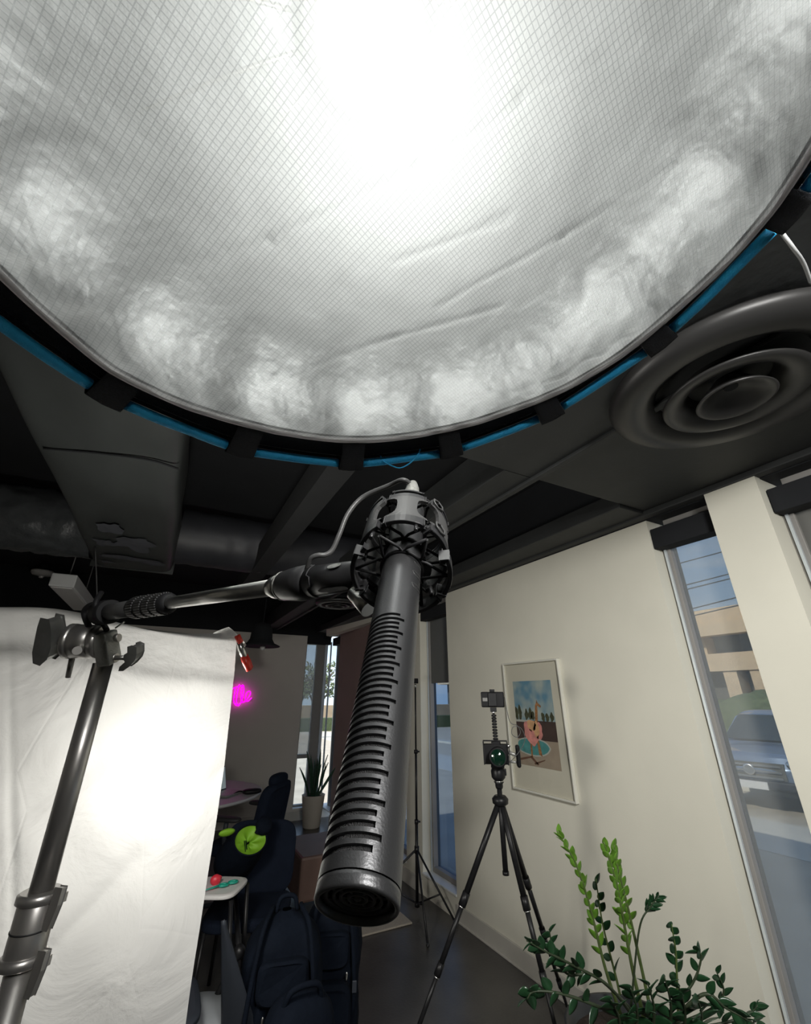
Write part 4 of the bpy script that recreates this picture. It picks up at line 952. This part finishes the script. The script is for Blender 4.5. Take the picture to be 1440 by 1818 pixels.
# black side chair with a rectangular back, holding the bags
kc = V((.72, 3.38, 0)); km = frame(V((-.35, -.94, 0))); kf = km.col[1].to_3d(); kr = km.col[0].to_3d()
sc_ = thing('side_chair', kc, 'black high-backed side chair behind the heap of bags', 'chair')
rslab(MB(), kc+V((0, 0, .63))-kf*.20, km @ Matrix.Rotation(radians(6), 3, 'X'), .46, .40, .045).build('backrest', m_navy, sc_)
rslab(MB(), kc+V((0, 0, .42)), km @ Matrix.Rotation(radians(90), 3, 'X'), .48, .46, .06).build('seat', m_navy, sc_)
for a_, b_ in ((-1, -1), (-1, 1), (1, -1), (1, 1)):
    MB().cyl(kc+kr*.20*a_+kf*.19*b_+V((0, 0, .40)), kc+kr*.22*a_+kf*.22*b_, .012, .010).build('leg', m_tri, sc_)

# open black bag with lime lining, on the chair seat
gc_ = V((.52, 3.08, .50))
gb = thing('camera_bag', gc_-V((0, 0, .02)), 'open black bag showing its lime green lining on the side chair', 'bag')
tilt = frame(V((.18, -.80, .60)).normalized())     # opening direction along y
c = dep(445, 1491, 2.62); ty = tilt.col[1].to_3d(); tx_ = tilt.col[0].to_3d(); tz_ = tilt.col[2].to_3d()
def bagf(u, v):
    a = u*2*pi; prof = [(1.0, 0), (1.10, -.05), (1.25, -.12), (1.3, -.22), (1.05, -.30), (.02, -.32)]
    k = v*(len(prof)-1); i = min(int(k), len(prof)-2); fr = k-i; r = lerp(prof[i][0], prof[i+1][0], fr); h = lerp(prof[i][1], prof[i+1][1], fr)
    j = 1+.05*noise.noise(V((cos(a)*2, sin(a)*2, v*3)))
    return c + tx_*(.105*cos(a)*r*j) + tz_*(.085*sin(a)*r*j) + ty*h
MB().grid(bagf, 48, 20).build('bag_body', m_bagb, gb)
MB().grid(lambda u, v: c + tx_*(.100*cos(u*2*pi)*(1-v*.9)) + tz_*(.080*sin(u*2*pi)*(1-v*.9)) - ty*(.006+.035*sin(v*pi/2)*(1+.3*sin(u*30))), 60, 12).build('lime_lining', m_lime, gb)
MB().tube([c+tx_*(.103*cos(a*2*pi/40))+tz_*(.083*sin(a*2*pi/40))+ty*.002 for a in range(40)], .005, 8, closed=True).build('rim_binding', m_bagb, gb)
MB().ell(c-tx_*.085+tz_*.055+ty*.02, (.050, .035, .05), tilt, e=.8).tube(catmull([c-tx_*.08+tz_*.10+ty*.03, c-tx_*.05+tz_*.05+ty*.03, c-tx_*.03+ty*.02+tz_*.02], 5), .012, 10).build('folded_flap', m_bagb, gb)
MB().ell(dep(403, 1478, 2.6), (.05, .03, .018), tilt).build('lime_pocket', m_lime, gb)
MB().box(c+tx_*.02-tz_*.015-ty*.02, (.004, .004, .05), tilt).box(c+tx_*.03-tz_*.02-ty*.02, (.003, .004, .06), tilt).build('lining_seam', m_bagb, gb)

def backpack(name, base, fwd_, w_, d_, h_, label, peaks=True, lean=0.0):
    t = thing(name, base, label, 'backpack'); M_ = frame(fwd_); X_ = M_.col[0].to_3d(); Y_ = M_.col[1].to_3d()
    base = V(base)
    def fn(u, v):
        a = u*2*pi; e = .6
        pr_ = 1.0 if v < .75 else max(.02, cos((v-.75)/.25*pi/2))**.55
        lo = min(1, .82+v*1.2)
        x = math.copysign(abs(cos(a))**e, cos(a))*w_/2*pr_*lo; y = math.copysign(abs(sin(a))**e, sin(a))*d_/2*pr_*lo
        z = v*h_
        q = .022*noise.noise(V((x*7, y*7, z*6)))+.008*noise.noise(V((x*25, y*25, z*20)))
        return base + X_*(x*(1+q*4)) + Y_*(y*(1+q*5)+q - lean*z) + V((0, 0, z))
    MB().grid(fn, 56, 36).build('pack_body', m_bagb, t)
    rslab(MB(), base+Y_*(d_/2+.015-lean*h_*.3)+V((0, 0, h_*.30)), M_, w_*.72, h_*.46, .07, bulge=.02).build('front_pocket', m_bagb, t)
    rslab(MB(), base+Y_*(d_/2+.000-lean*h_*.7)+V((0, 0, h_*.70)), M_, w_*.62, h_*.22, .05, bulge=.015).build('upper_pocket', m_bagb, t)
    for sg in (-1, 1):
        P = [base+X_*(w_*.36*sg)+Y_*(d_*.42)+V((0, 0, h_*.20)), base+X_*(w_*.40*sg)+Y_*(d_*.62)+V((0, 0, h_*.50)), base+X_*(w_*.30*sg)+Y_*(d_*.5)+V((0, 0, h_*.93)), base+X_*(w_*.18*sg)+Y_*(0)+V((0, 0, h_*1.02))]
        MB().tube(catmull(P, 6), .011, 8).build('shoulder_strap', m_bagb, t)
        b_ = P[1]+Y_*.014; MB().box(b_, (.022, .006, .045), M_).build('strap_buckle', m_graych, t, bevel=.003)
    MB().tube(catmull([base+X_*(-.05)+V((0, 0, h_*.99)), base+X_*(-.03)+V((0, 0, h_*1.07)), base+X_*.03+V((0, 0, h_*1.07)), base+X_*.05+V((0, 0, h_*.99))], 5), .010, 8).build('carry_handle', m_bagb, t)
    MB().tube(catmull([base+X_*(w_*.30*cos(q))+Y_*(d_/2+.042)+V((0, 0, h_*.42+h_*.10*sin(q))) for q in [i*pi/8 for i in range(9)]], 3), .0022, 6).build('zipper', m_graych, t)
    for (dx, dz) in ((-.08, .56), (-.045, .50), (.07, .54)):
        MB().ell(base+X_*dx+Y_*(d_/2+.038)+V((0, 0, h_*dz)), (.006, .004, .016), M_).build('zip_pull', m_silver, t)
    return t
backpack('backpack', V((.74, 2.62, 0)), V((-.22, -.97, 0)), .36, .26, .66, 'black backpack with buckles and silver zip pulls, standing below the lime-lined bag')
backpack('backpack', V((1.04, 2.78, 0)), V((-.35, -.93, 0)), .30, .22, .63, 'plain dark backpack standing right beside the microphone tip', lean=.02)

# low black duffel in front
c = onz(532, 1800, .42); c.z = 0
t = thing('duffel_bag', c, 'dark upright duffel bag with a paper tag, in front of the backpacks at the bottom edge', 'bag')
dm = frame(V((.2, -.98, 0)))
MB().ell(c+V((0, 0, .245)), (.15, .10, .245), dm, e=.6).build('bag_body', m_bagb, t)
MB().box(c+V((-.01, -.106, .37)), (.03, .004, .05), dm).build('paper_tag', m_white, t)
MB().tube(catmull([c+V((-.08, -.03, .46)), c+V((-.05, -.05, .52)), c+V((.05, -.05, .52)), c+V((.08, -.03, .46))], 6), .011, 8).build('handle', m_bagb, t)

# small white table with teal and red oddments
tt_ = onz(392, 1577, .66)
tb = thing('side_table', (tt_.x, tt_.y, 0), 'small white-topped side table with black legs next to the sheet', 'table')
tm = frame(V((.5, .86, 0)))
rslab(MB(), V((tt_.x-.02, tt_.y+.02, .66)), tm @ Matrix.Rotation(radians(90), 3, 'X'), .28, .27, .022).build('tabletop', m_white, tb)
for a_, b_ in ((-1, -1), (1, -1), (-1, 1), (1, 1)):
    p = V((tt_.x-.02, tt_.y+.02, .645))+tm.col[0].to_3d()*.13*a_+tm.col[1].to_3d()*.11*b_; MB().cyl(p, V((p.x+.06*a_, p.y+.06*b_, 0)), .011).build('leg', m_tri, tb)
c = onz(397, 1571, .682)
tag(MB().tube([c+V((.022*cos(q), .014*sin(q), 0)) for q in [i*pi/8 for i in range(16)]], .006, 8, closed=True).tube([c+V((.05+.022*cos(q), .018+.014*sin(q), 0)) for q in [i*pi/8 for i in range(16)]], .006, 8, closed=True).tube([c+V((-.02, 0, 0)), c+V((-.10, -.03, 0))], [.006, .002], 8).build('scissors', m_teal, loc=c), 'teal handled scissors lying on the small white side table', 'scissors')
c = onz(383, 1562, .692)
tag(MB().ell(c, (.028, .020, .024)).ell(c+V((.02, .02, .0)), (.014, .012, .012)).build('tape_roll', m_redp, loc=c), 'small red lump beside the teal scissors on the side table', 'small item')

# grey shell chair, nearest, and white round stool
gp = dep(412, 1760, 1.75); gcx = V((gp.x-.02, gp.y, 0))
gch = thing('shell_chair', gcx, 'tapered grey plastic chair back at the lower left beside the sheet', 'chair')
def shl(u, v):
    pxl = lerp(lerp(395, 394, v), lerp(400, 396+56*min(1, v*1.3)**.8, v**.2), u); pyl = lerp(1634, 1850, v)
    return dep(pxl, pyl, 1.80-.02*v+.05*(u-.5)**2)
MB().grid(shl, 12, 24).build('backrest', m_graych, gch, solid=.012)
s0 = dep(430, 1840, 1.80); s0 = V((s0.x-.30, s0.y, .40))
rslab(MB(), s0+V((-.08, .10, 0)), frame(V((0, 1, 0))) @ Matrix.Rotation(radians(90), 3, 'X'), .40, .40, .03).build('seat', m_graych, gch)
for a_, b_ in ((-1, -1), (1, -1), (-1, 1), (1, 1)): MB().cyl(s0+V((-.08+.15*a_, .10+.15*b_, -.01)), V((s0.x-.08+.19*a_, s0.y+.10+.19*b_, 0)), .012, .009).build('leg', m_tri, gch)
p0 = dep(425, 1690, 2.05); p1 = dep(362, 1815, 1.98)
ls2 = thing('folding_stand', (p1.x-.03, p1.y, 0), 'black folded stand leaning between the white sheet and grey chair', 'stand')
dd = (p1-p0).normalized(); e_ = p0+dd*((p0.z)/(-dd.z)) if dd.z < 0 else p1
MB().cyl(p0, e_, .016).build('leg', m_tri, ls2)
u0 = dep(418, 1592, 2.5); MB().cyl(u0, p0, .014).build('upper_tube', m_tri, ls2)
MB().ell(p0, (.028, .028, .03)).build('knuckle_joint', m_tri, ls2)
c = onz(346, 1806, .30)
m_stool = mat('pale_grey_plastic', (.30, .32, .34), .5)
stl = thing('round_stool', (c.x, c.y, 0), 'low white round stool peeking out past the sheet at the bottom', 'stool')
MB().lathe([(.10, .27), (.15, .28), (.16, .30), (.15, .315), (.05, .32)], (c.x, c.y, 0), (0, 0, 1), 40).build('seat', m_stool, stl)
for k in range(3): a = 2*pi*k/3+.4; MB().cyl((c.x+.08*cos(a), c.y+.08*sin(a), .275), (c.x+.13*cos(a), c.y+.13*sin(a), 0), .012).build('leg', m_white, stl)

# brown bench, rug
A_ = onz(522, 1492, .42); B_ = onz(572, 1502, .42)
t = thing('bench', (1.45, 4.6, 0), 'low brown leather bench on the floor behind the bags', 'bench')
MB().bx(1.27, 1.82, 4.2, 4.85, .10, .40).build('upholstered_body', m_bench, t, bevel=.02)
for x_ in (1.31, 1.78):
    for y_ in (4.24, 4.81): MB().cyl((x_, y_, 0), (x_, y_, .11), .02).build('foot', m_tri, t)
tag(MB().bx(1.0, 2.05, 3.74, 4.15, 0.001, .014).build('area_rug', m_rug, bevel=.005), 'flat beige area rug on the dark floor below the windows', 'rug')

# snake plant in corner
pc = V((2.13, 6.72, 0))
sp_ = thing('snake_plant', pc, 'snake plant with upright spiky leaves in a cream pot by the corner window', 'potted plant')
MB().lathe([(.105, 0), (.115, .01), (.155, .36), (.158, .375), (.145, .375), (.14, .34), (.02, .33)], pc, (0, 0, 1), 40).build('pot', m_potw, sp_)
MB().lathe([(.001, .352), (.142, .345)], pc, (0, 0, 1), 28, cap=False).build('soil', m_soil, sp_)
def blade(mb, base, tip, w_, bend=.0):
    side = V((random.uniform(-1, 1), random.uniform(-1, 1), 0)).normalized(); nrm = (tip-base).cross(side).normalized()
    def fn(u, v):
        p = lerp(base, tip, u) + nrm*bend*sin(u*pi); ww = w_*(.55+.9*u-1.45*u**4)*.5
        return p + side*(v-.5)*2*ww + nrm*(.18*w_*(2*v-1)**2)
    mb.grid(fn, 12, 4)
for k in range(13):
    a = 2*pi*k/13*2.4; r = .02+.07*(k/13); tl_ = .10+.24*random.random(); h_ = random.uniform(.35, .62)
    b_ = pc+V((r*cos(a), r*sin(a), .34)); tp = b_+V((tl_*cos(a)*.7, tl_*sin(a)*.7, h_))
    m = MB(); blade(m, b_, tp, .045, .02); m.build('leaf', m_snake, sp_, solid=.004)

# ------------------------------------------------------------------ ZZ plant at lower right
zp = dep(1090, 1860, 1.62); zc = V((1.72, 1.52, 0))
zz = thing('zz_plant', zc, 'leafy potted plant with glossy green stems at the foot of the beige wall', 'potted plant')
PH_ = .50
MB().lathe([(.15, 0), (.17, .01), (.215, PH_-.01), (.22, PH_), (.205, PH_), (.195, PH_-.05), (.02, PH_-.06)], zc, (0, 0, 1), 48).build('pot', m_pot, zz)
MB().lathe([(.001, PH_-.03), (.2, PH_-.045)], zc, (0, 0, 1), 36, cap=False).build('soil', m_soil, zz)
def leaf(mb, o, d, nrm, L_, w_, mat=0):
    d = d.normalized(); s_ = d.cross(nrm).normalized(); n_ = s_.cross(d)
    def fn(u, v):
        ww = w_*(sin(pi*min(1, u**.75)))**.8*.5 if 0 < u < 1 else 0
        return o + d*(L_*u) + s_*((v-.5)*2*ww) + n_*(-.12*L_*u*u + .22*ww*abs(2*v-1))
    mb.grid(fn, 7, 4, mat)
def zstem(pts, ds, leafL, m1, m2, n=18, r0=.007, start=.25, open_=.9, wr=.42, tipfold=.5):
    P = catmull([dep(x, y, d) for (x, y), d in zip(pts, ds)], 8)
    so = MB().tube(P, [lerp(r0, .002, i/(len(P)-1)) for i in range(len(P))], 8).build('stem', m2, zz)
    m = MB()
    for k in range(n):
        q = lerp(start, .99, k/(n-1)); i = min(len(P)-2, int(q*(len(P)-1))); o = P[i]; tn = (P[i+1]-P[i]).normalized()
        sd = tn.cross(-CF).normalized()*(1 if k % 2 else -1); sd = (sd + CF*random.uniform(-.6, .6)).normalized()
        op = lerp(open_, tipfold, q)+random.uniform(-.15, .15)
        d = tn*cos(op)+sd*sin(op)
        leaf(m, o, d, (tn.cross(sd)+V((random.uniform(-.5, .5), random.uniform(-.5, .5), random.uniform(-.5, .5)))).normalized()*(1 if k % 2 else -1), leafL*lerp(1.15, .70, q)*random.uniform(.85, 1.1), leafL*wr)
    m.build('foliage', m1, so, solid=.0012)
zstem([(1105, 1810), (1075, 1720), (1050, 1620), (1025, 1540), (990, 1475)], [1.66, 1.65, 1.66, 1.66, 1.66], .062, m_leafy, m_stem, 26, .0075, .34, .55, .36, .30)
zstem([(1110, 1810), (1095, 1740), (1070, 1640), (1058, 1560)], [1.70, 1.72, 1.74, 1.75], .062, m_leafd, m_stem, 12, .006, .35, .7)
zstem([(1145, 1815), (1125, 1730), (1108, 1640), (1095, 1570), (1072, 1495)], [1.62, 1.61, 1.6, 1.6, 1.6], .062, m_leafy, m_stem, 28, .008, .36, .6, .36, .30)
zstem([(1160, 1815), (1135, 1700), (1112, 1600), (1098, 1545), (1090, 1500)], [1.63, 1.63, 1.62, 1.62, 1.62], .058, m_leafy, m_stem, 20, .007, .4, .6, .40, .30)
zstem([(1120, 1790), (1135, 1650), (1155, 1610), (1170, 1590)], [1.6, 1.6, 1.6, 1.6], .050, m_leafd, m_stemd, 18, .004, .55, 1.1, .30, .8)
zstem([(1205, 1815), (1202, 1740), (1200, 1690), (1192, 1640)], [1.55, 1.55, 1.55, 1.55], .052, m_leafd, m_stem, 9, .005, .35, 1.0, .55, .5)
zstem([(1130, 1812), (1080, 1750), (1020, 1715), (970, 1690), (935, 1670)], [1.55, 1.50, 1.48, 1.46, 1.45], .058, m_leafd, m_stemd, 16, .006, .30, 1.1, .52, .8)
zstem([(1140, 1812), (1060, 1735), (1010, 1730), (985, 1700), (975, 1650)], [1.6, 1.56, 1.54, 1.52, 1.52], .058, m_leafd, m_stemd, 14, .006, .35, 1.1, .52, .8)
zstem([(1120, 1815), (1070, 1790), (1000, 1765), (950, 1760), (935, 1775)], [1.5, 1.44, 1.42, 1.42, 1.42], .060, m_leafd, m_stemd, 12, .006, .3, 1.0, .6, .9)
zstem([(1180, 1812), (1230, 1745), (1245, 1700), (1238, 1690)], [1.5, 1.5, 1.5, 1.5], .06, m_leafd, m_stemd, 8, .005, .3, .9, .4)
zstem([(1190, 1815), (1250, 1765), (1290, 1790), (1330, 1812), (1350, 1830)], [1.5, 1.46, 1.44, 1.42, 1.42], .06, m_leafd, m_stemd, 16, .006, .2, 1.0, .42, .8)
zstem([(1200, 1820), (1265, 1790), (1285, 1760), (1272, 1725)], [1.5, 1.5, 1.5, 1.5], .055, m_leafd, m_stemd, 8, .005, .35, .8, .34)
zstem([(1210, 1830), (1290, 1815), (1330, 1800), (1345, 1785)], [1.5, 1.5, 1.5, 1.5], .055, m_leafd, m_stemd, 10, .005, .3, .8, .36)
for (x0, y0_, x1, y1_) in ((1130, 1830, 1120, 1755), (1160, 1830, 1150, 1745), (1190, 1830, 1180, 1735), (1215, 1835, 1205, 1750), (1240, 1835, 1240, 1775), (1100, 1835, 1085, 1775)):
    zstem([(x0, y0_), ((x0+x1)/2+6, (y0_+y1_)/2), (x1, y1_)], [1.45, 1.43, 1.40], .075, m_leafd, m_stemd, 9, .006, .05, .9, .50, .6)

# ------------------------------------------------------------------ outdoors
gnd = MB().bx(XW+.2, 70, -40, 90, GZ-.1, GZ).bx(-40, XW+.2, YB+.35, 90, GZ-.1, GZ)
struct(gnd.build('ground', m_asph), 'sunlit pale parking lot outside the windows')
struct(MB().bx(-3.8, XW+.17, -2.4, YB+.17, GZ, -.12).build('trim_8', m_tan), 'plinth of the building')
struct(MB().bx(-3.8, XW+.45, -9, YB+.35, CZ+.15, 3.55).build('roof', m_tan), 'flat roof of the building')
struct(MB().bx(8.2, 10.2, -10, 60, GZ, GZ+.006).bx(12.8, 13.2, -10, 60, GZ, GZ+.08).build('trim_9', mat('pale_concrete', (.55, .52, .45), .9, var=.05)), 'pale strip and kerb of the parking lot')
ob = thing('office_building', (27, 13, GZ), 'two storey tan office building with dark window bands across the road', 'building')
X0 = 25.0; Y0_, Y1_ = 10.4, 40
MB().bx(X0, X0+8, 8.0, Y1_, 4.95, 5.95).bx(X0-.5, X0+.2, 8, Y1_, 4.55, 5.15).build('roof_parapet', m_tan, ob)
MB().bx(X0, X0+8, 6.0, Y1_, 2.85, 3.70).build('floor_band', m_tan, ob)
MB().bx(X0+1.2, X0+8, 12.0, Y1_, 3.7, 4.95).build('upper_window_band', m_dk, ob)
MB().bx(X0+1.2, X0+8, 6.4, Y1_, GZ, 2.85).build('lower_window_band', m_dk, ob)
for k, y_ in enumerate((10.9, 12.1, 14.2, 17, 20, 23, 26, 30)):
    MB().bx(X0+.1, X0+1.0, y_, y_+.62, GZ, 2.85).build('pillar', m_tan, ob)
for y_ in (13.3, 17, 21, 25): MB().bx(X0+.3, X0+1.3, y_, y_+.9, 3.7, 4.6).build('upper_pier', m_tan, ob)
def bushrow(name, x0, x1, y0, y1, z0, z1, label, m=m_hedge):
    def fn(u, v):
        a = v*pi; x = (x0+x1)/2 + (x1-x0)/2*cos(a); z = z0+(z1-z0)*sin(a)**.5; y = lerp(y0, y1, u)
        q = 1+.25*noise.noise(V((x, y*1.3, z*2))); return (x, y, z0+(z-z0)*q)
    return tag(MB().grid(fn, 80, 14).build(name, m), label, 'hedge')
bushrow('hedge', 22, 23.5, 6, 28, GZ, 1.75, 'low green hedge in front of the tan office building')
# power lines and poles
for (ya, yb) in ((963, 944), (975, 955), (1029, 1006), (1058, 1034)): pass
wl = [((1205, 1042), (1310, 1015)), ((1205, 1050), (1310, 1024)), ((1212, 1085), (1330, 1055)), ((1215, 1097), (1330, 1070)), ((1200, 1002), (1300, 975))]
for i, (a, b_) in enumerate(wl):
    p = onx(*a, 14); q = onx(*b_, 14); d = (q-p).normalized()
    tag(MB().cyl(p-d*26, p+d*26, .018, n=6).build('power_line', m_cable, loc=p), ['second highest of the power lines crossing the sky in the right window', 'third power line from the top in the right window', 'thick power line just above the tan building in the right window', 'lowest power line, touching the roof of the tan building', 'topmost faint power line in the right window'][i], 'power line', 'power lines outside the right window')
    # the end poles stand outside the window view
    pass
for sgn_, lab in ((1, 'far wooden utility pole carrying the power lines'), (-1, 'near wooden utility pole carrying the power lines')):
    a, b_ = wl[2]; p = onx(*a, 14); q = onx(*b_, 14); e_ = p+(q-p).normalized()*25.8*sgn_
    zt = e_.z+2.2
    t = thing('utility_pole', (e_.x+.15, e_.y, GZ), lab, 'utility pole')
    MB().cyl((e_.x+.15, e_.y, GZ), (e_.x+.15, e_.y, max(zt, 7)), .14, .10).build('pole', m_bark, t)
    MB().bx(e_.x-.5, e_.x+.8, e_.y-.05, e_.y+.05, max(zt, 7)-.5, max(zt, 7)-.38).build('crossarm', m_bark, t)

# SUV parked facing the window
sc0 = V((13.0, 5.68, GZ))
suv = thing('suv', sc0, 'blue grey suv parked outside, facing the right-hand window', 'car')
tf = (EYE-sc0); tf.z = 0; tf.normalize(); tf = (tf+V((-.0, .30, 0))).normalized(); SM = frame(tf); sX = SM.col[0].to_3d(); sY = SM.col[1].to_3d()
if sX.dot(CR) < 0: sX = -sX
def cpn(x, y, z): return sc0 + sX*x + sY*y + V((0, 0, z))
side = [(2.30, .45), (2.34, .75), (2.22, 1.00), (1.15, 1.13), (1.05, 1.15), (.35, 1.68), (-.2, 1.78), (-1.7, 1.72), (-2.25, 1.20), (-2.35, .6), (-2.3, .42)]
def bodyf(u, v):     # loft across width
    k = v*(len(side)-1); i = min(int(k), len(side)-2); fr = k-i; y = lerp(side[i][0], side[i+1][0], fr); z = lerp(side[i][1], side[i+1][1], fr)
    ww = .96 - max(0, (z-1.0))*.30; x = (2*u-1); xx = math.copysign(abs(x)**.75, x)*ww
    fy = .22*abs(x)**3*(1 if y > 1.5 else .3); zz_ = z-.05*abs(x)**4*(1 if z > .9 else .2)
    return cpn(xx, y-fy if y > 0 else y+fy, zz_)
b_ = MB(); b_.grid(bodyf, 22, 60)
for u in (0, 1):
    pts = [bodyf(u, k/60) for k in range(61)]; b_.add(pts, [list(range(61))])
b_.build('car_body', m_car, suv)
MB().prism([cpn(-.80, 1.10, 1.185), cpn(.80, 1.10, 1.185), cpn(.64, .38, 1.665), cpn(-.64, .38, 1.665)], V((0, 0, .012))+sY*.02).build('windshield', m_carg, suv)
g_ = MB()
for z in (.62, .72, .82): g_.box(cpn(0, 2.33, z), (1.05, .06, .035), SM)
g_.build('chrome_grille', m_silver, suv)
MB().box(cpn(0, 2.30, .73), (1.15, .06, .28), SM).build('grille_recess', m_dk, suv)
tag_ = MB().lathe([(.06, 0), (.10, .02), (.10, .03), (.07, .03)], cpn(0, 2.35, .74), sY, 24).build('round_badge', m_silver, suv)
for sg in (-1, 1):
    MB().ell(cpn(.76*sg, 2.14, .84), (.20, .16, .10), SM, e=.7).build('headlight', m_silver, suv)
    MB().ell(cpn(1.02*sg, .95, 1.20), (.13, .08, .08), SM, e=.7).build('side_mirror', m_car, suv)
    for y_ in (1.45, -1.45): MB().cyl(cpn(.72*sg, y_, .36), cpn(.95*sg, y_, .36), .36, n=28).build('wheel', m_tire, suv)
MB().box(cpn(0, 2.28, .50), (1.75, .16, .14), SM).build('bumper', m_graych, suv, bevel=.03)
MB().box(cpn(0, 2.375, .48), (.5, .02, .13), SM).build('blank_number_plate', m_white, suv)

# trees and low wall beyond the corner window
def tree(c, h, r, label):
    t = thing('tree', c, label, 'tree', 'trees beyond the corner window'); c = V(c)
    MB().cyl(c, c+V((0, 0, h*.6)), .16, .07).build('trunk', m_bark, t)
    m = MB()
    for k in range(60):
        a = random.uniform(0, 6.28); q = random.random()**.5; e_ = c+V((cos(a)*r*q, sin(a)*r*q, h*random.uniform(.55, 1.0)))
        m.tube([c+V((0, 0, h*random.uniform(.3, .6))), lerp(c+V((0, 0, h*.5)), e_, .6)+V((0, 0, .15)), e_], [.04, .022, .008], 5)
    m.build('branches', m_bark, t)
    m = MB()
    for k in range(500):
        a = random.uniform(0, 6.28); q = random.random()**.4; e_ = c+V((cos(a)*r*q, sin(a)*r*q, h*random.uniform(.52, .98)))
        d = V((random.uniform(-1, 1), random.uniform(-1, 1), random.uniform(-1, 1))).normalized(); leaf(m, e_, d, V((d.y, -d.z, d.x)), .22, .10)
    m.build('leaves', m_hedge, t)
c = ony(563, 1215, 26); tree((c.x, 26, GZ), 4.0, 1.3, 'small olive green tree seen through the upper corner window')
c = ony(536, 1215, 40); tree((c.x, 40, GZ), 4.6, 2.2, 'hazy tree line crown at the left of the corner window')
c0 = ony(520, 1258, 30); c1 = ony(600, 1258, 30)
tag(MB().bx(c0.x-3, c1.x+12, 33, 33.5, GZ, 1.1).build('low_wall', m_tan), 'far low tan wall behind the trees outside', 'wall')
tag(MB().bx(c0.x-3, c1.x+12, 30.5, 31.5, GZ, .35).build('hedge', m_hedge), 'clipped hedge row at the foot of the far low wall', 'hedge')
